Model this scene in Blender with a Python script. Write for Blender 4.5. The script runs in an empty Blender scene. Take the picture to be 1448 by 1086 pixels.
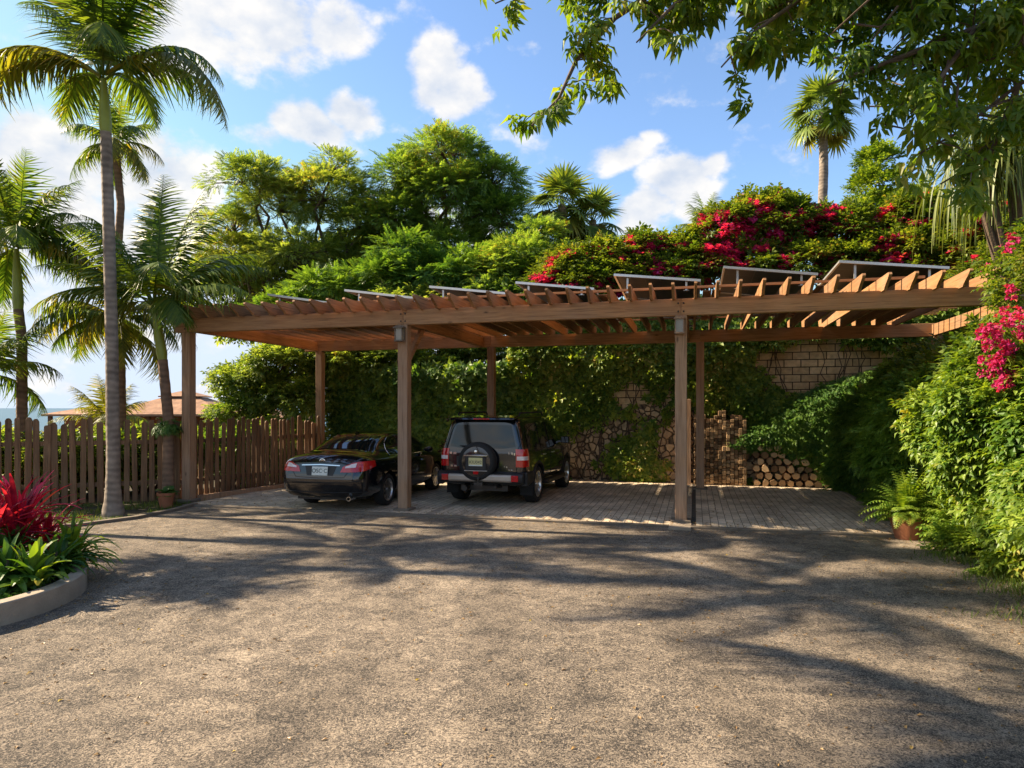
import bpy, bmesh, math, random
import numpy as np
from mathutils import Vector, Matrix, noise
from mathutils.bvhtree import BVHTree
random.seed(7); RNG = np.random.default_rng(7)
R = math.radians
S = bpy.context.scene
COL = S.collection
F = 965.0; HX, HY, CH = 724.0, 577.0, 2.0

# ---------------------------------------------------------------- camera
cam = bpy.data.cameras.new('camera'); camo = bpy.data.objects.new('camera', cam); COL.objects.link(camo)
camo.location = (0, 0, CH); camo.rotation_euler = (R(90), 0, 0)
cam.sensor_width = 36; cam.lens = F/1448*36; cam.shift_y = (HY-543)/1448; cam.clip_end = 60000; cam.clip_start = .05
S.camera = camo
# ---------------------------------------------------------------- light
S.view_settings.view_transform = 'Standard'; S.view_settings.look = 'None'; S.view_settings.gamma = 1
S.view_settings.exposure = 1.52
SUN_E = 36.0
TR = Vector((.975, -.22)).normalized()           # horizontal travel of sunlight
sun = bpy.data.lights.new('sun', 'SUN'); sun.energy = 5.0; sun.angle = R(.55); sun.color = (1.0, .83, .60)
suno = bpy.data.objects.new('sun', sun); COL.objects.link(suno)
tv = Vector((TR.x*math.cos(R(SUN_E)), TR.y*math.cos(R(SUN_E)), -math.sin(R(SUN_E))))
suno.rotation_euler = tv.to_track_quat('-Z', 'Y').to_euler(); suno.location = (-20, 12, 18)
w = bpy.data.worlds.new('World'); S.world = w; w.use_nodes = True
try: S.cycles.max_bounces = 12; S.cycles.diffuse_bounces = 8; S.cycles.transmission_bounces = 8; S.cycles.transparent_max_bounces = 8; S.cycles.caustics_reflective = False
except Exception: pass

def dirpx(x, y):
    return Vector((x-HX, F, HY-y)).normalized()

def build_world():
    nt = w.node_tree; N = nt.nodes; L = nt.links; N.clear()
    out = N.new('ShaderNodeOutputWorld'); bg = N.new('ShaderNodeBackground')
    sky = N.new('ShaderNodeTexSky'); sky.sky_type = 'NISHITA'; sky.sun_disc = False
    sky.sun_elevation = R(SUN_E); sky.sun_rotation = math.atan2(-TR.x, -TR.y)
    sky.air_density = 1.0; sky.dust_density = .45; sky.ozone_density = 3.8
    tc = N.new('ShaderNodeTexCoord')
    def math_(op, a, b=None, c=None, clamp=False):
        n = N.new('ShaderNodeMath'); n.operation = op; n.use_clamp = clamp
        for i, v in enumerate((a, b, c)):
            if v is None: continue
            if isinstance(v, (int, float)): n.inputs[i].default_value = v
            else: L.new(v, n.inputs[i])
        return n.outputs[0]
    D = tc.outputs['Generated']
    # domain-warped direction
    wn = N.new('ShaderNodeTexNoise'); wn.inputs['Scale'].default_value = 7; wn.inputs['Detail'].default_value = 3
    L.new(D, wn.inputs['Vector'])
    vs = N.new('ShaderNodeVectorMath'); vs.operation = 'SUBTRACT'; vs.inputs[1].default_value = (.5, .5, .5); L.new(wn.outputs['Color'], vs.inputs[0])
    vm = N.new('ShaderNodeVectorMath'); vm.operation = 'MULTIPLY_ADD'; vm.inputs[1].default_value = (.07, .07, .07)
    L.new(vs.outputs[0], vm.inputs[0]); L.new(D, vm.inputs[2]); DW = vm.outputs[0]
    clouds = [ # px x, y, rx, ry, strength
        (370, 25, 120, 58, 1.0), (280, 60, 120, 60, .72), (470, 45, 72, 40, .85), (300, 0, 120, 60, 1.0),
        (430, 170, 68, 34, 1.0), (492, 150, 45, 38, .95), (385, 190, 50, 26, .55),
        (612, 82, 52, 40, 1.05), (648, 130, 55, 36, 1.0), (600, 120, 30, 24, .7), (690, 145, 30, 18, .5),
        (888, 212, 58, 20, .72), (862, 232, 30, 12, .5), (925, 190, 22, 12, .6),
        (958, 252, 52, 42, 1.1), (915, 300, 48, 40, 1.05), (985, 285, 45, 45, .8), (1000, 240, 24, 26, .7), (1010, 300, 60, 26, .6),
        (60, 225, 150, 62, .95), (200, 220, 90, 55, .7), (255, 265, 90, 60, .75), (30, 190, 60, 40, 1.0), (110, 330, 170, 70, .75), (240, 340, 140, 60, .65),
        (815, 150, 32, 16, .42), (745, 215, 60, 14, .2), (600, 300, 120, 60, .3), (700, 370, 160, 50, .35), (760, 60, 40, 20, .25),
        (330, 430, 260, 60, .35), (60, 450, 240, 70, .45), (560, 440, 200, 60, .3), (300, 550, 420, 25, .35)]
    acc = None
    for (x, y, rx, ry, s) in clouds:
        c = dirpx(x, y); k = max(.6, c.y*c.y); g_ = 1.22 if x > 330 else 1.4; sx = rx*g_/F*k; sz = ry*g_/F*c.y
        a = N.new('ShaderNodeVectorMath'); a.operation = 'SUBTRACT'; L.new(DW, a.inputs[0]); a.inputs[1].default_value = c
        b = N.new('ShaderNodeVectorMath'); b.operation = 'MULTIPLY'; L.new(a.outputs[0], b.inputs[0]); b.inputs[1].default_value = (1/sx, 1/sx, 1/sz)
        l = N.new('ShaderNodeVectorMath'); l.operation = 'LENGTH'; L.new(b.outputs[0], l.inputs[0])
        f = math_('MULTIPLY_ADD', l.outputs['Value'], -s, s)
        acc = f if acc is None else math_('SMOOTH_MAX', acc, f, .12)
    # the rest of the sky (behind the viewer): scattered fields
    fb = N.new('ShaderNodeTexNoise'); fb.inputs['Scale'].default_value = 2.2; fb.inputs['Detail'].default_value = 4
    mp = N.new('ShaderNodeMapping'); mp.inputs['Scale'].default_value = (1, 1, 2.6); L.new(D, mp.inputs['Vector']); L.new(mp.outputs[0], fb.inputs['Vector'])
    sep = N.new('ShaderNodeSeparateXYZ'); L.new(D, sep.inputs[0])
    back = math_('MULTIPLY_ADD', sep.outputs['Y'], -2.0, .9, clamp=True)
    rest = math_('MULTIPLY', math_('MULTIPLY_ADD', fb.outputs['Fac'], 3.0, -1.45), back)
    acc = math_('MAXIMUM', acc, rest)
    fn = N.new('ShaderNodeTexNoise'); fn.inputs['Scale'].default_value = 13; fn.inputs['Detail'].default_value = 9; fn.inputs['Roughness'].default_value = .58
    mp2 = N.new('ShaderNodeMapping'); mp2.inputs['Scale'].default_value = (1, 1, 1.5); L.new(D, mp2.inputs['Vector']); L.new(mp2.outputs[0], fn.inputs['Vector'])
    dens = math_('ADD', acc, math_('MULTIPLY_ADD', fn.outputs['Fac'], 1.5, -.80))
    mr = N.new('ShaderNodeMapRange'); mr.interpolation_type = 'SMOOTHSTEP'
    mr.inputs['From Min'].default_value = .04; mr.inputs['From Max'].default_value = .44; L.new(dens, mr.inputs['Value'])
    mask = math_('MULTIPLY', mr.outputs[0], .95)
    # cloud tone: grey-blue in the thick lower folds
    sh = N.new('ShaderNodeTexNoise'); sh.inputs['Scale'].default_value = 13; sh.inputs['Detail'].default_value = 4
    ad = N.new('ShaderNodeVectorMath'); ad.operation = 'ADD'; ad.inputs[1].default_value = (.02, 0, -.03); L.new(mp2.outputs[0], ad.inputs[0]); L.new(ad.outputs[0], sh.inputs['Vector'])
    tone = math_('MULTIPLY_ADD', math_('SUBTRACT', fn.outputs['Fac'], sh.outputs['Fac']), 2.2, .62, clamp=True)
    cr = N.new('ShaderNodeMix'); cr.data_type = 'RGBA'; L.new(tone, cr.inputs[0])
    cr.inputs[6].default_value = (.22, .25, .30, 1); cr.inputs[7].default_value = (.385, .37, .35, 1)
    skyS = N.new('ShaderNodeVectorMath'); skyS.operation = 'SCALE'; L.new(sky.outputs[0], skyS.inputs[0]); skyS.inputs['Scale'].default_value = .092
    cap = N.new('ShaderNodeVectorMath'); cap.operation = 'MINIMUM'; cap.inputs[1].default_value = (.27, .315, .385); L.new(skyS.outputs[0], cap.inputs[0])
    mx = N.new('ShaderNodeMix'); mx.data_type = 'RGBA'; L.new(mask, mx.inputs[0]); L.new(cap.outputs[0], mx.inputs[6]); L.new(cr.outputs[2], mx.inputs[7])
    L.new(mx.outputs[2], bg.inputs[0]); bg.inputs[1].default_value = 1.0; L.new(bg.outputs[0], out.inputs[0])
build_world()

# ---------------------------------------------------------------- helpers
YAW = R(-15); CU, SU = math.cos(YAW), math.sin(YAW)
def W(u, v, z=0.0):                    # pergola frame -> world
    return Vector((u*CU - v*SU, u*SU + v*CU, z))
def UV(x, y):
    return (x*CU + y*SU, -x*SU + y*CU)
def P(px, py, d):
    return Vector(((px-HX)/F*d, d, CH+(HY-py)/F*d))
def u_at(px, v):                       # u on line v whose view azimuth is px
    t = (px-HX)/F
    return v*(t*CU + SU)/(CU - t*SU)

def tag(o, label=None, cat=None, group=None, kind=None):
    if label: o['label'] = label
    if cat: o['category'] = cat
    if group: o['group'] = group
    if kind: o['kind'] = kind
    return o
def empty(name, loc, rz=0.0, label=None, cat=None, group=None):
    o = bpy.data.objects.new(name, None); COL.objects.link(o); o.location = loc; o.rotation_euler = (0, 0, rz)
    o.empty_display_size = .2
    return tag(o, label, cat, group)
def link(name, me, mat=None, parent=None, loc=None, rot=None):
    o = bpy.data.objects.new(name, me); COL.objects.link(o)
    if mat is not None and not me.materials: me.materials.append(mat)
    if parent: o.parent = parent
    if loc is not None: o.location = loc
    if rot is not None: o.rotation_euler = rot
    return o
def np_mesh(name, V, Q, smooth=False):
    V = np.asarray(V, dtype=np.float32); Q = np.asarray(Q, dtype=np.int32); k = Q.shape[1]
    me = bpy.data.meshes.new(name)
    me.vertices.add(len(V)); me.vertices.foreach_set('co', V.ravel())
    me.loops.add(Q.size); me.loops.foreach_set('vertex_index', Q.ravel())
    me.polygons.add(len(Q)); me.polygons.foreach_set('loop_start', np.arange(0, Q.size, k, dtype=np.int32))
    me.polygons.foreach_set('use_smooth', np.full(len(Q), smooth))
    me.update(calc_edges=True); return me

class MB:
    def __init__(s): s.v = []; s.f = []
    def add(s, vs, fs):
        b = len(s.v); s.v += [tuple(x) for x in vs]; s.f += [tuple(i+b for i in f) for f in fs]; return s
    def box(s, lo, hi, M=None):
        x0, y0, z0 = lo; x1, y1, z1 = hi
        vs = [Vector(p) for p in ((x0,y0,z0),(x1,y0,z0),(x1,y1,z0),(x0,y1,z0),(x0,y0,z1),(x1,y0,z1),(x1,y1,z1),(x0,y1,z1))]
        if M: vs = [M@p for p in vs]
        return s.add(vs, [(0,3,2,1),(4,5,6,7),(0,1,5,4),(1,2,6,5),(2,3,7,6),(3,0,4,7)])
    def prism(s, pts, a, b, axis='x', M=None):        # polygon extruded from a to b along axis
        def mk(p, t):
            q = {'x': (t, p[0], p[1]), 'y': (p[0], t, p[1]), 'z': (p[0], p[1], t)}[axis]
            q = Vector(q); return M@q if M else q
        n = len(pts); vs = [mk(p, a) for p in pts] + [mk(p, b) for p in pts]
        fs = [tuple(range(n))[::-1], tuple(range(n, 2*n))] + [(i, (i+1) % n, n+(i+1) % n, n+i) for i in range(n)]
        return s.add(vs, fs)
    def tube(s, pts, rad, n=8, cap=True):
        pts = [Vector(p) for p in pts]; rr = rad if hasattr(rad, '__len__') else [rad]*len(pts)
        rings = []; ref = None
        for i, p in enumerate(pts):
            t = (pts[min(i+1, len(pts)-1)] - pts[max(i-1, 0)]).normalized()
            if ref is None: ref = Vector((0, 0, 1)) if abs(t.z) < .9 else Vector((1, 0, 0))
            a = (ref - t*ref.dot(t)).normalized(); ref = a; b = t.cross(a)
            rings.append([p + (a*math.cos(2*math.pi*k/n) + b*math.sin(2*math.pi*k/n))*rr[i] for k in range(n)])
        vs = [q for r in rings for q in r]; fs = []
        for i in range(len(pts)-1):
            for k in range(n):
                fs.append((i*n+k, i*n+(k+1) % n, (i+1)*n+(k+1) % n, (i+1)*n+k))
        if cap: fs += [tuple(range(n))[::-1], tuple((len(pts)-1)*n+k for k in range(n))]
        return s.add(vs, fs)
    def lathe(s, prof, n=24, M=None, closed=False):      # prof [(r,z)] about z
        vs = []; m = len(prof)
        for k in range(n):
            a = 2*math.pi*k/n
            for (r, z) in prof:
                p = Vector((r*math.cos(a), r*math.sin(a), z)); vs.append(M@p if M else p)
        fs = []
        for k in range(n):
            for i in range(m if closed else m-1):
                fs.append((k*m+i, ((k+1) % n)*m+i, ((k+1) % n)*m+(i+1) % m, k*m+(i+1) % m))
        if not closed:
            if prof[0][0] > 1e-6: fs.append(tuple(k*m for k in range(n))[::-1])
            if prof[-1][0] > 1e-6: fs.append(tuple(k*m+m-1 for k in range(n)))
        return s.add(vs, fs)
    def build(s, name, mat, parent=None, smooth=False, bevel=0, loc=None, rot=None):
        me = bpy.data.meshes.new(name); me.from_pydata([tuple(x) for x in s.v], [], s.f)
        bm = bmesh.new(); bm.from_mesh(me); bmesh.ops.recalc_face_normals(bm, faces=bm.faces)
        if bevel: bmesh.ops.bevel(bm, geom=bm.edges[:], offset=bevel, segments=1, affect='EDGES')
        bm.to_mesh(me); bm.free()
        if smooth:
            me.polygons.foreach_set('use_smooth', [True]*len(me.polygons))
            try: me.set_sharp_from_angle(angle=R(40))
            except Exception: pass
        return link(name, me, mat, parent, loc, rot)

# ---------------------------------------------------------------- materials
def newmat(name):
    m = bpy.data.materials.new(name); m.use_nodes = True; nt = m.node_tree
    return m, nt, nt.nodes, nt.links, nt.nodes['Principled BSDF']
def simple(name, col, rough=.6, metal=0.0, coat=0.0, noise_amt=.12, nscale=8, bump=0.0, spec=.5, bscale=60):
    m, nt, N, L, b = newmat(name)
    b.inputs['Roughness'].default_value = rough; b.inputs['Metallic'].default_value = metal
    b.inputs['Coat Weight'].default_value = coat; b.inputs['Coat Roughness'].default_value = .03; b.inputs['Specular IOR Level'].default_value = spec
    tc = N.new('ShaderNodeTexCoord'); n = N.new('ShaderNodeTexNoise'); n.inputs['Scale'].default_value = nscale; n.inputs['Detail'].default_value = 6
    L.new(tc.outputs['Object'], n.inputs['Vector'])
    mx = N.new('ShaderNodeMix'); mx.data_type = 'RGBA'; L.new(n.outputs['Fac'], mx.inputs[0])
    c = np.array(col[:3]); mx.inputs[6].default_value = (*np.clip(c*(1-noise_amt*2), 0, 1), 1); mx.inputs[7].default_value = (*np.clip(c*(1+noise_amt*2), 0, 1), 1)
    L.new(mx.outputs[2], b.inputs['Base Color'])
    if bump:
        n2 = N.new('ShaderNodeTexNoise'); n2.inputs['Scale'].default_value = bscale; n2.inputs['Detail'].default_value = 5; L.new(tc.outputs['Object'], n2.inputs['Vector'])
        bp = N.new('ShaderNodeBump'); bp.inputs['Strength'].default_value = bump; bp.inputs['Distance'].default_value = .02; L.new(n2.outputs['Fac'], bp.inputs['Height']); L.new(bp.outputs[0], b.inputs['Normal'])
    return m
def leafmat(name, c1, c2, c3=None, trans=.35, rough=.45, clump=.9):
    """leaf colour varies per leaf (island) and per clump; c3 = rare old leaves"""
    m, nt, N, L, b = newmat(name)
    g = N.new('ShaderNodeNewGeometry'); tc = N.new('ShaderNodeTexCoord')
    n = N.new('ShaderNodeTexNoise'); n.inputs['Scale'].default_value = clump; n.inputs['Detail'].default_value = 2; L.new(tc.outputs['Object'], n.inputs['Vector'])
    a = N.new('ShaderNodeMath'); a.operation = 'MULTIPLY_ADD'; L.new(g.outputs['Random Per Island'], a.inputs[0]); a.inputs[1].default_value = .75
    s = N.new('ShaderNodeMath'); s.operation = 'MULTIPLY_ADD'; L.new(n.outputs['Fac'], s.inputs[0]); s.inputs[1].default_value = 1.6; s.inputs[2].default_value = -.72; L.new(s.outputs[0], a.inputs[2])
    a.use_clamp = True
    r = N.new('ShaderNodeValToRGB'); e = r.color_ramp.elements; e[0].position = .1; e[0].color = (*c1, 1); e[1].position = .85; e[1].color = (*c2, 1)
    if c3: x = e.new(.97); x.color = (*c3, 1)
    L.new(a.outputs[0], r.inputs[0]); L.new(r.outputs[0], b.inputs['Base Color']); b.inputs['Roughness'].default_value = rough
    b.inputs['Specular IOR Level'].default_value = .35
    t = N.new('ShaderNodeBsdfTranslucent'); hs = N.new('ShaderNodeMix'); hs.data_type = 'RGBA'; hs.blend_type = 'MULTIPLY'; hs.inputs[0].default_value = 1
    L.new(r.outputs[0], hs.inputs[6]); hs.inputs[7].default_value = (1.9, 1.75, .55, 1); L.new(hs.outputs[2], t.inputs['Color'])
    ms = N.new('ShaderNodeMixShader'); ms.inputs[0].default_value = trans; L.new(b.outputs[0], ms.inputs[1]); L.new(t.outputs[0], ms.inputs[2])
    L.new(ms.outputs[0], N['Material Output'].inputs['Surface']); return m
def woodmat(name, c1, c2, axis=0, scale=1.0, weather=(.30, .26, .22), wamt=.3, rough=.7):
    m, nt, N, L, b = newmat(name)
    tc = N.new('ShaderNodeTexCoord'); oi = N.new('ShaderNodeObjectInfo')
    mp = N.new('ShaderNodeMapping'); sc = [14*scale]*3; sc[axis] = .9*scale; mp.inputs['Scale'].default_value = sc
    ad = N.new('ShaderNodeVectorMath'); ad.operation = 'ADD'
    m10 = N.new('ShaderNodeVectorMath'); m10.operation = 'SCALE'; m10.inputs['Scale'].default_value = 37
    L.new(oi.outputs['Random'], m10.inputs[0]); L.new(tc.outputs['Object'], ad.inputs[0]); L.new(m10.outputs[0], ad.inputs[1]); L.new(ad.outputs[0], mp.inputs['Vector'])
    n = N.new('ShaderNodeTexNoise'); n.inputs['Scale'].default_value = 1.6; n.inputs['Detail'].default_value = 8; n.inputs['Roughness'].default_value = .65; n.inputs['Distortion'].default_value = .6; L.new(mp.outputs[0], n.inputs['Vector'])
    r = N.new('ShaderNodeValToRGB'); e = r.color_ramp.elements; e[0].position = .3; e[0].color = (*c1, 1); e[1].position = .7; e[1].color = (*c2, 1); L.new(n.outputs['Fac'], r.inputs[0])
    n2 = N.new('ShaderNodeTexNoise'); n2.inputs['Scale'].default_value = 1.3; n2.inputs['Detail'].default_value = 5; L.new(ad.outputs[0], n2.inputs['Vector'])
    mr = N.new('ShaderNodeMapRange'); mr.inputs['From Min'].default_value = .45; mr.inputs['From Max'].default_value = .75; mr.inputs['To Max'].default_value = wamt; L.new(n2.outputs['Fac'], mr.inputs['Value'])
    mx = N.new('ShaderNodeMix'); mx.data_type = 'RGBA'; L.new(mr.outputs[0], mx.inputs[0]); L.new(r.outputs[0], mx.inputs[6]); mx.inputs[7].default_value = (*weather, 1)
    # per-board tone
    mt = N.new('ShaderNodeMath'); mt.operation = 'MULTIPLY_ADD'; L.new(oi.outputs['Random'], mt.inputs[0]); mt.inputs[1].default_value = .5; mt.inputs[2].default_value = .75
    sc2 = N.new('ShaderNodeVectorMath'); sc2.operation = 'SCALE'; L.new(mx.outputs[2], sc2.inputs[0]); L.new(mt.outputs[0], sc2.inputs['Scale'])
    # knots
    vo = N.new('ShaderNodeTexVoronoi'); vo.inputs['Scale'].default_value = 1.5; mp3 = N.new('ShaderNodeMapping'); s3 = [2.2]*3; s3[axis] = .9; mp3.inputs['Scale'].default_value = s3; L.new(ad.outputs[0], mp3.inputs['Vector']); L.new(mp3.outputs[0], vo.inputs['Vector'])
    kr = N.new('ShaderNodeMapRange'); kr.inputs['From Min'].default_value = .02; kr.inputs['From Max'].default_value = .09; kr.inputs['To Min'].default_value = .35; L.new(vo.outputs['Distance'], kr.inputs['Value'])
    sc3 = N.new('ShaderNodeVectorMath'); sc3.operation = 'SCALE'; L.new(sc2.outputs[0], sc3.inputs[0]); L.new(kr.outputs[0], sc3.inputs['Scale'])
    mc = N.new('ShaderNodeMapping'); s4 = [60*scale]*3; s4[axis] = 1.3; mc.inputs['Scale'].default_value = s4; L.new(ad.outputs[0], mc.inputs['Vector'])
    nc = N.new('ShaderNodeTexNoise'); nc.inputs['Scale'].default_value = 1; nc.inputs['Detail'].default_value = 3; L.new(mc.outputs[0], nc.inputs['Vector'])
    cr_ = N.new('ShaderNodeMapRange'); cr_.inputs['From Min'].default_value = .30; cr_.inputs['From Max'].default_value = .40; cr_.inputs['To Min'].default_value = .45; L.new(nc.outputs['Fac'], cr_.inputs['Value'])
    sc5 = N.new('ShaderNodeVectorMath'); sc5.operation = 'SCALE'; L.new(sc3.outputs[0], sc5.inputs[0]); L.new(cr_.outputs[0], sc5.inputs['Scale']); sc3 = sc5
    L.new(sc3.outputs[0], b.inputs['Base Color']); b.inputs['Roughness'].default_value = rough; b.inputs['Specular IOR Level'].default_value = .3
    bp = N.new('ShaderNodeBump'); bp.inputs['Strength'].default_value = .35; bp.inputs['Distance'].default_value = .01; L.new(n.outputs['Fac'], bp.inputs['Height']); L.new(bp.outputs[0], b.inputs['Normal'])
    return m

M = {}
M['beam_u'] = woodmat('redwood_long', (.29, .145, .063), (.54, .295, .135), 0, wamt=.2)
M['beam_v'] = woodmat('redwood_cross', (.22, .105, .043), (.40, .205, .088), 1, wamt=.2)
M['post'] = woodmat('redwood_post', (.24, .135, .072), (.44, .265, .155), 2, wamt=.35)
M['lath'] = woodmat('redwood_lath', (.28, .12, .05), (.44, .21, .09), 0, wamt=.2)
M['picket'] = woodmat('weathered_picket', (.11, .052, .024), (.27, .145, .070), 2, wamt=.4, weather=(.25, .18, .11))
M['paint'] = simple('black_car_paint', (.0045, .0055, .008), .12, 0, 1.0, .05, 3)
M['black_plastic'] = simple('black_plastic', (.012, .012, .013), .5, nscale=20)
M['glass'] = simple('tinted_glass', (.008, .011, .010), .04, 0, .35, .05, 2, spec=.5)
M['tyre'] = simple('rubber', (.013, .013, .013), .85, nscale=30, bump=.2)
M['chrome'] = simple('chrome', (.75, .75, .76), .14, 1.0, nscale=10, noise_amt=.03)
M['alloy'] = simple('alloy', (.62, .61, .60), .28, 1.0, nscale=14, noise_amt=.05)
M['silver'] = simple('silver_bumper', (.42, .36, .30), .42, .5, nscale=6)
M['red_lens'] = simple('red_lens', (.50, .008, .010), .10, 0, 1.0, .15, 30)
M['clear_lens'] = simple('clear_lens', (.72, .62, .60), .12, 0, 1.0, .15, 30)
M['plate_white'] = simple('plate_white', (.62, .66, .62), .4, nscale=15)
M['plate_yellow'] = simple('plate_yellow', (.62, .55, .26), .4, nscale=15)
M['plate_ink'] = simple('plate_ink', (.03, .05, .04), .5)
M['alu'] = simple('aluminium', (.62, .60, .57), .35, .7, nscale=5, noise_amt=.05)
M['terracotta'] = simple('terracotta', (.33, .12, .055), .8, nscale=9, noise_amt=.2, bump=.3)
M['concrete'] = simple('concrete', (.33, .265, .195), .9, nscale=5, noise_amt=.2, bump=.35, bscale=45)
M['soil'] = simple('soil', (.055, .036, .022), .95, nscale=6, noise_amt=.3, bump=.8, bscale=25)
M['soil_verge'] = simple('verge_soil', (.065, .052, .03), .95, nscale=3, noise_amt=.35, bump=.8, bscale=30)
M['iron'] = simple('dark_metal', (.05, .042, .035), .5, .4)
M['lampglass'] = simple('frosted_glass', (.30, .26, .20), .25, spec=.5)
M['cable'] = simple('pale_cable', (.5, .42, .3), .6)
# foliage
G = {}
G['ivy'] = leafmat('ivy_leaf', (.070, .150, .020), (.28, .36, .055), (.50, .40, .12), .40, clump=.7)
G['hedge'] = leafmat('hedge_leaf', (.070, .145, .016), (.27, .36, .045), (.30, .27, .05), .35, clump=.8)
G['boug'] = leafmat('bougainvillea_leaf', (.05, .10, .014), (.19, .24, .03), (.26, .22, .04), .42, clump=.9)
G['fern'] = leafmat('fern_leaf', (.07, .16, .022), (.21, .34, .045), None, .40, clump=1.2)
G['treeA'] = leafmat('feathery_leaf', (.080, .150, .036), (.28, .34, .080), (.28, .20, .06), .50, clump=.45)
G['treeB'] = leafmat('pinnate_leaf', (.065, .145, .032), (.24, .34, .070), (.25, .19, .05), .48, clump=.45)
G['dark'] = leafmat('evergreen_leaf', (.06, .15, .030), (.19, .30, .05), None, .38, clump=.6)
G['over'] = leafmat('canopy_leaf', (.040, .095, .010), (.17, .25, .022), (.22, .22, .03), .52, clump=.7)
G['palm'] = leafmat('palm_leaf', (.050, .105, .016), (.16, .215, .030), (.22, .19, .03), .42, clump=.8)
G['palm_y'] = leafmat('palm_leaf_yellowed', (.10, .12, .016), (.27, .25, .035), (.36, .25, .06), .45, clump=1.0)
G['palm_far'] = leafmat('fan_palm_leaf', (.08, .14, .028), (.23, .30, .06), (.25, .22, .06), .3, clump=1.0)
G['weep'] = leafmat('strap_leaf', (.06, .10, .02), (.19, .22, .05), None, .3, clump=1.5)
G['bright'] = leafmat('ornamental_leaf', (.07, .16, .018), (.26, .35, .035), (.45, .38, .05), .35, clump=2.0)
G['green'] = leafmat('shrub_leaf', (.032, .10, .018), (.10, .20, .03), None, .3, clump=2.0)
G['red'] = leafmat('red_leaf', (.22, .008, .035), (.76, .035, .13), (.78, .12, .09), .35, clump=3.0)
G['pink'] = leafmat('pink_bract', (.42, .012, .11), (.74, .05, .27), (.70, .10, .10), .35, rough=.7, clump=1.0)
G['magenta'] = leafmat('magenta_bract', (.34, .008, .08), (.62, .035, .21), (.64, .12, .09), .3, rough=.7, clump=3.0)
G['grass'] = leafmat('grass_blade', (.04, .09, .012), (.15, .20, .03), (.25, .22, .07), .3, clump=2.0)
G['litter'] = leafmat('dry_leaf', (.16, .085, .03), (.42, .26, .10), (.5, .36, .05), .1, clump=2.0)
M['bark'] = simple('bark', (.11, .075, .050), .9, nscale=7, noise_amt=.3, bump=.7, bscale=22)
M['bark_red'] = simple('reddish_bark', (.17, .095, .06), .9, nscale=7, noise_amt=.3, bump=.6, bscale=22)
def palmbark(name, c1, c2):
    m, nt, N, L, b = newmat(name)
    tc = N.new('ShaderNodeTexCoord'); wv = N.new('ShaderNodeTexWave'); wv.wave_type = 'BANDS'; wv.bands_direction = 'Z'; wv.inputs['Scale'].default_value = 2.6
    wv.inputs['Distortion'].default_value = 4.5; wv.inputs['Detail'].default_value = 3; wv.inputs['Detail Scale'].default_value = 1.4; L.new(tc.outputs['Object'], wv.inputs['Vector'])
    n = N.new('ShaderNodeTexNoise'); n.inputs['Scale'].default_value = 5; n.inputs['Detail'].default_value = 7; L.new(tc.outputs['Object'], n.inputs['Vector'])
    a = N.new('ShaderNodeMath'); a.operation = 'MULTIPLY_ADD'; L.new(wv.outputs['Fac'], a.inputs[0]); a.inputs[1].default_value = .2; L.new(n.outputs['Fac'], a.inputs[2]); a.use_clamp = True
    r = N.new('ShaderNodeValToRGB'); e = r.color_ramp.elements; e[0].position = .35; e[0].color = (*c1, 1); e[1].position = .9; e[1].color = (*c2, 1); L.new(a.outputs[0], r.inputs[0]); L.new(r.outputs[0], b.inputs['Base Color'])
    b.inputs['Roughness'].default_value = .85; bp = N.new('ShaderNodeBump'); bp.inputs['Strength'].default_value = .6; bp.inputs['Distance'].default_value = .02; L.new(a.outputs[0], bp.inputs['Height']); L.new(bp.outputs[0], b.inputs['Normal']); return m
M['palmbark'] = palmbark('palm_trunk_grey', (.13, .10, .078), (.33, .265, .205))
M['palmbark2'] = palmbark('palm_trunk_brown', (.11, .065, .04), (.27, .16, .095))
M['shaft'] = simple('green_crownshaft', (.24, .28, .035), .45, nscale=3, noise_amt=.25)

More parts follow.
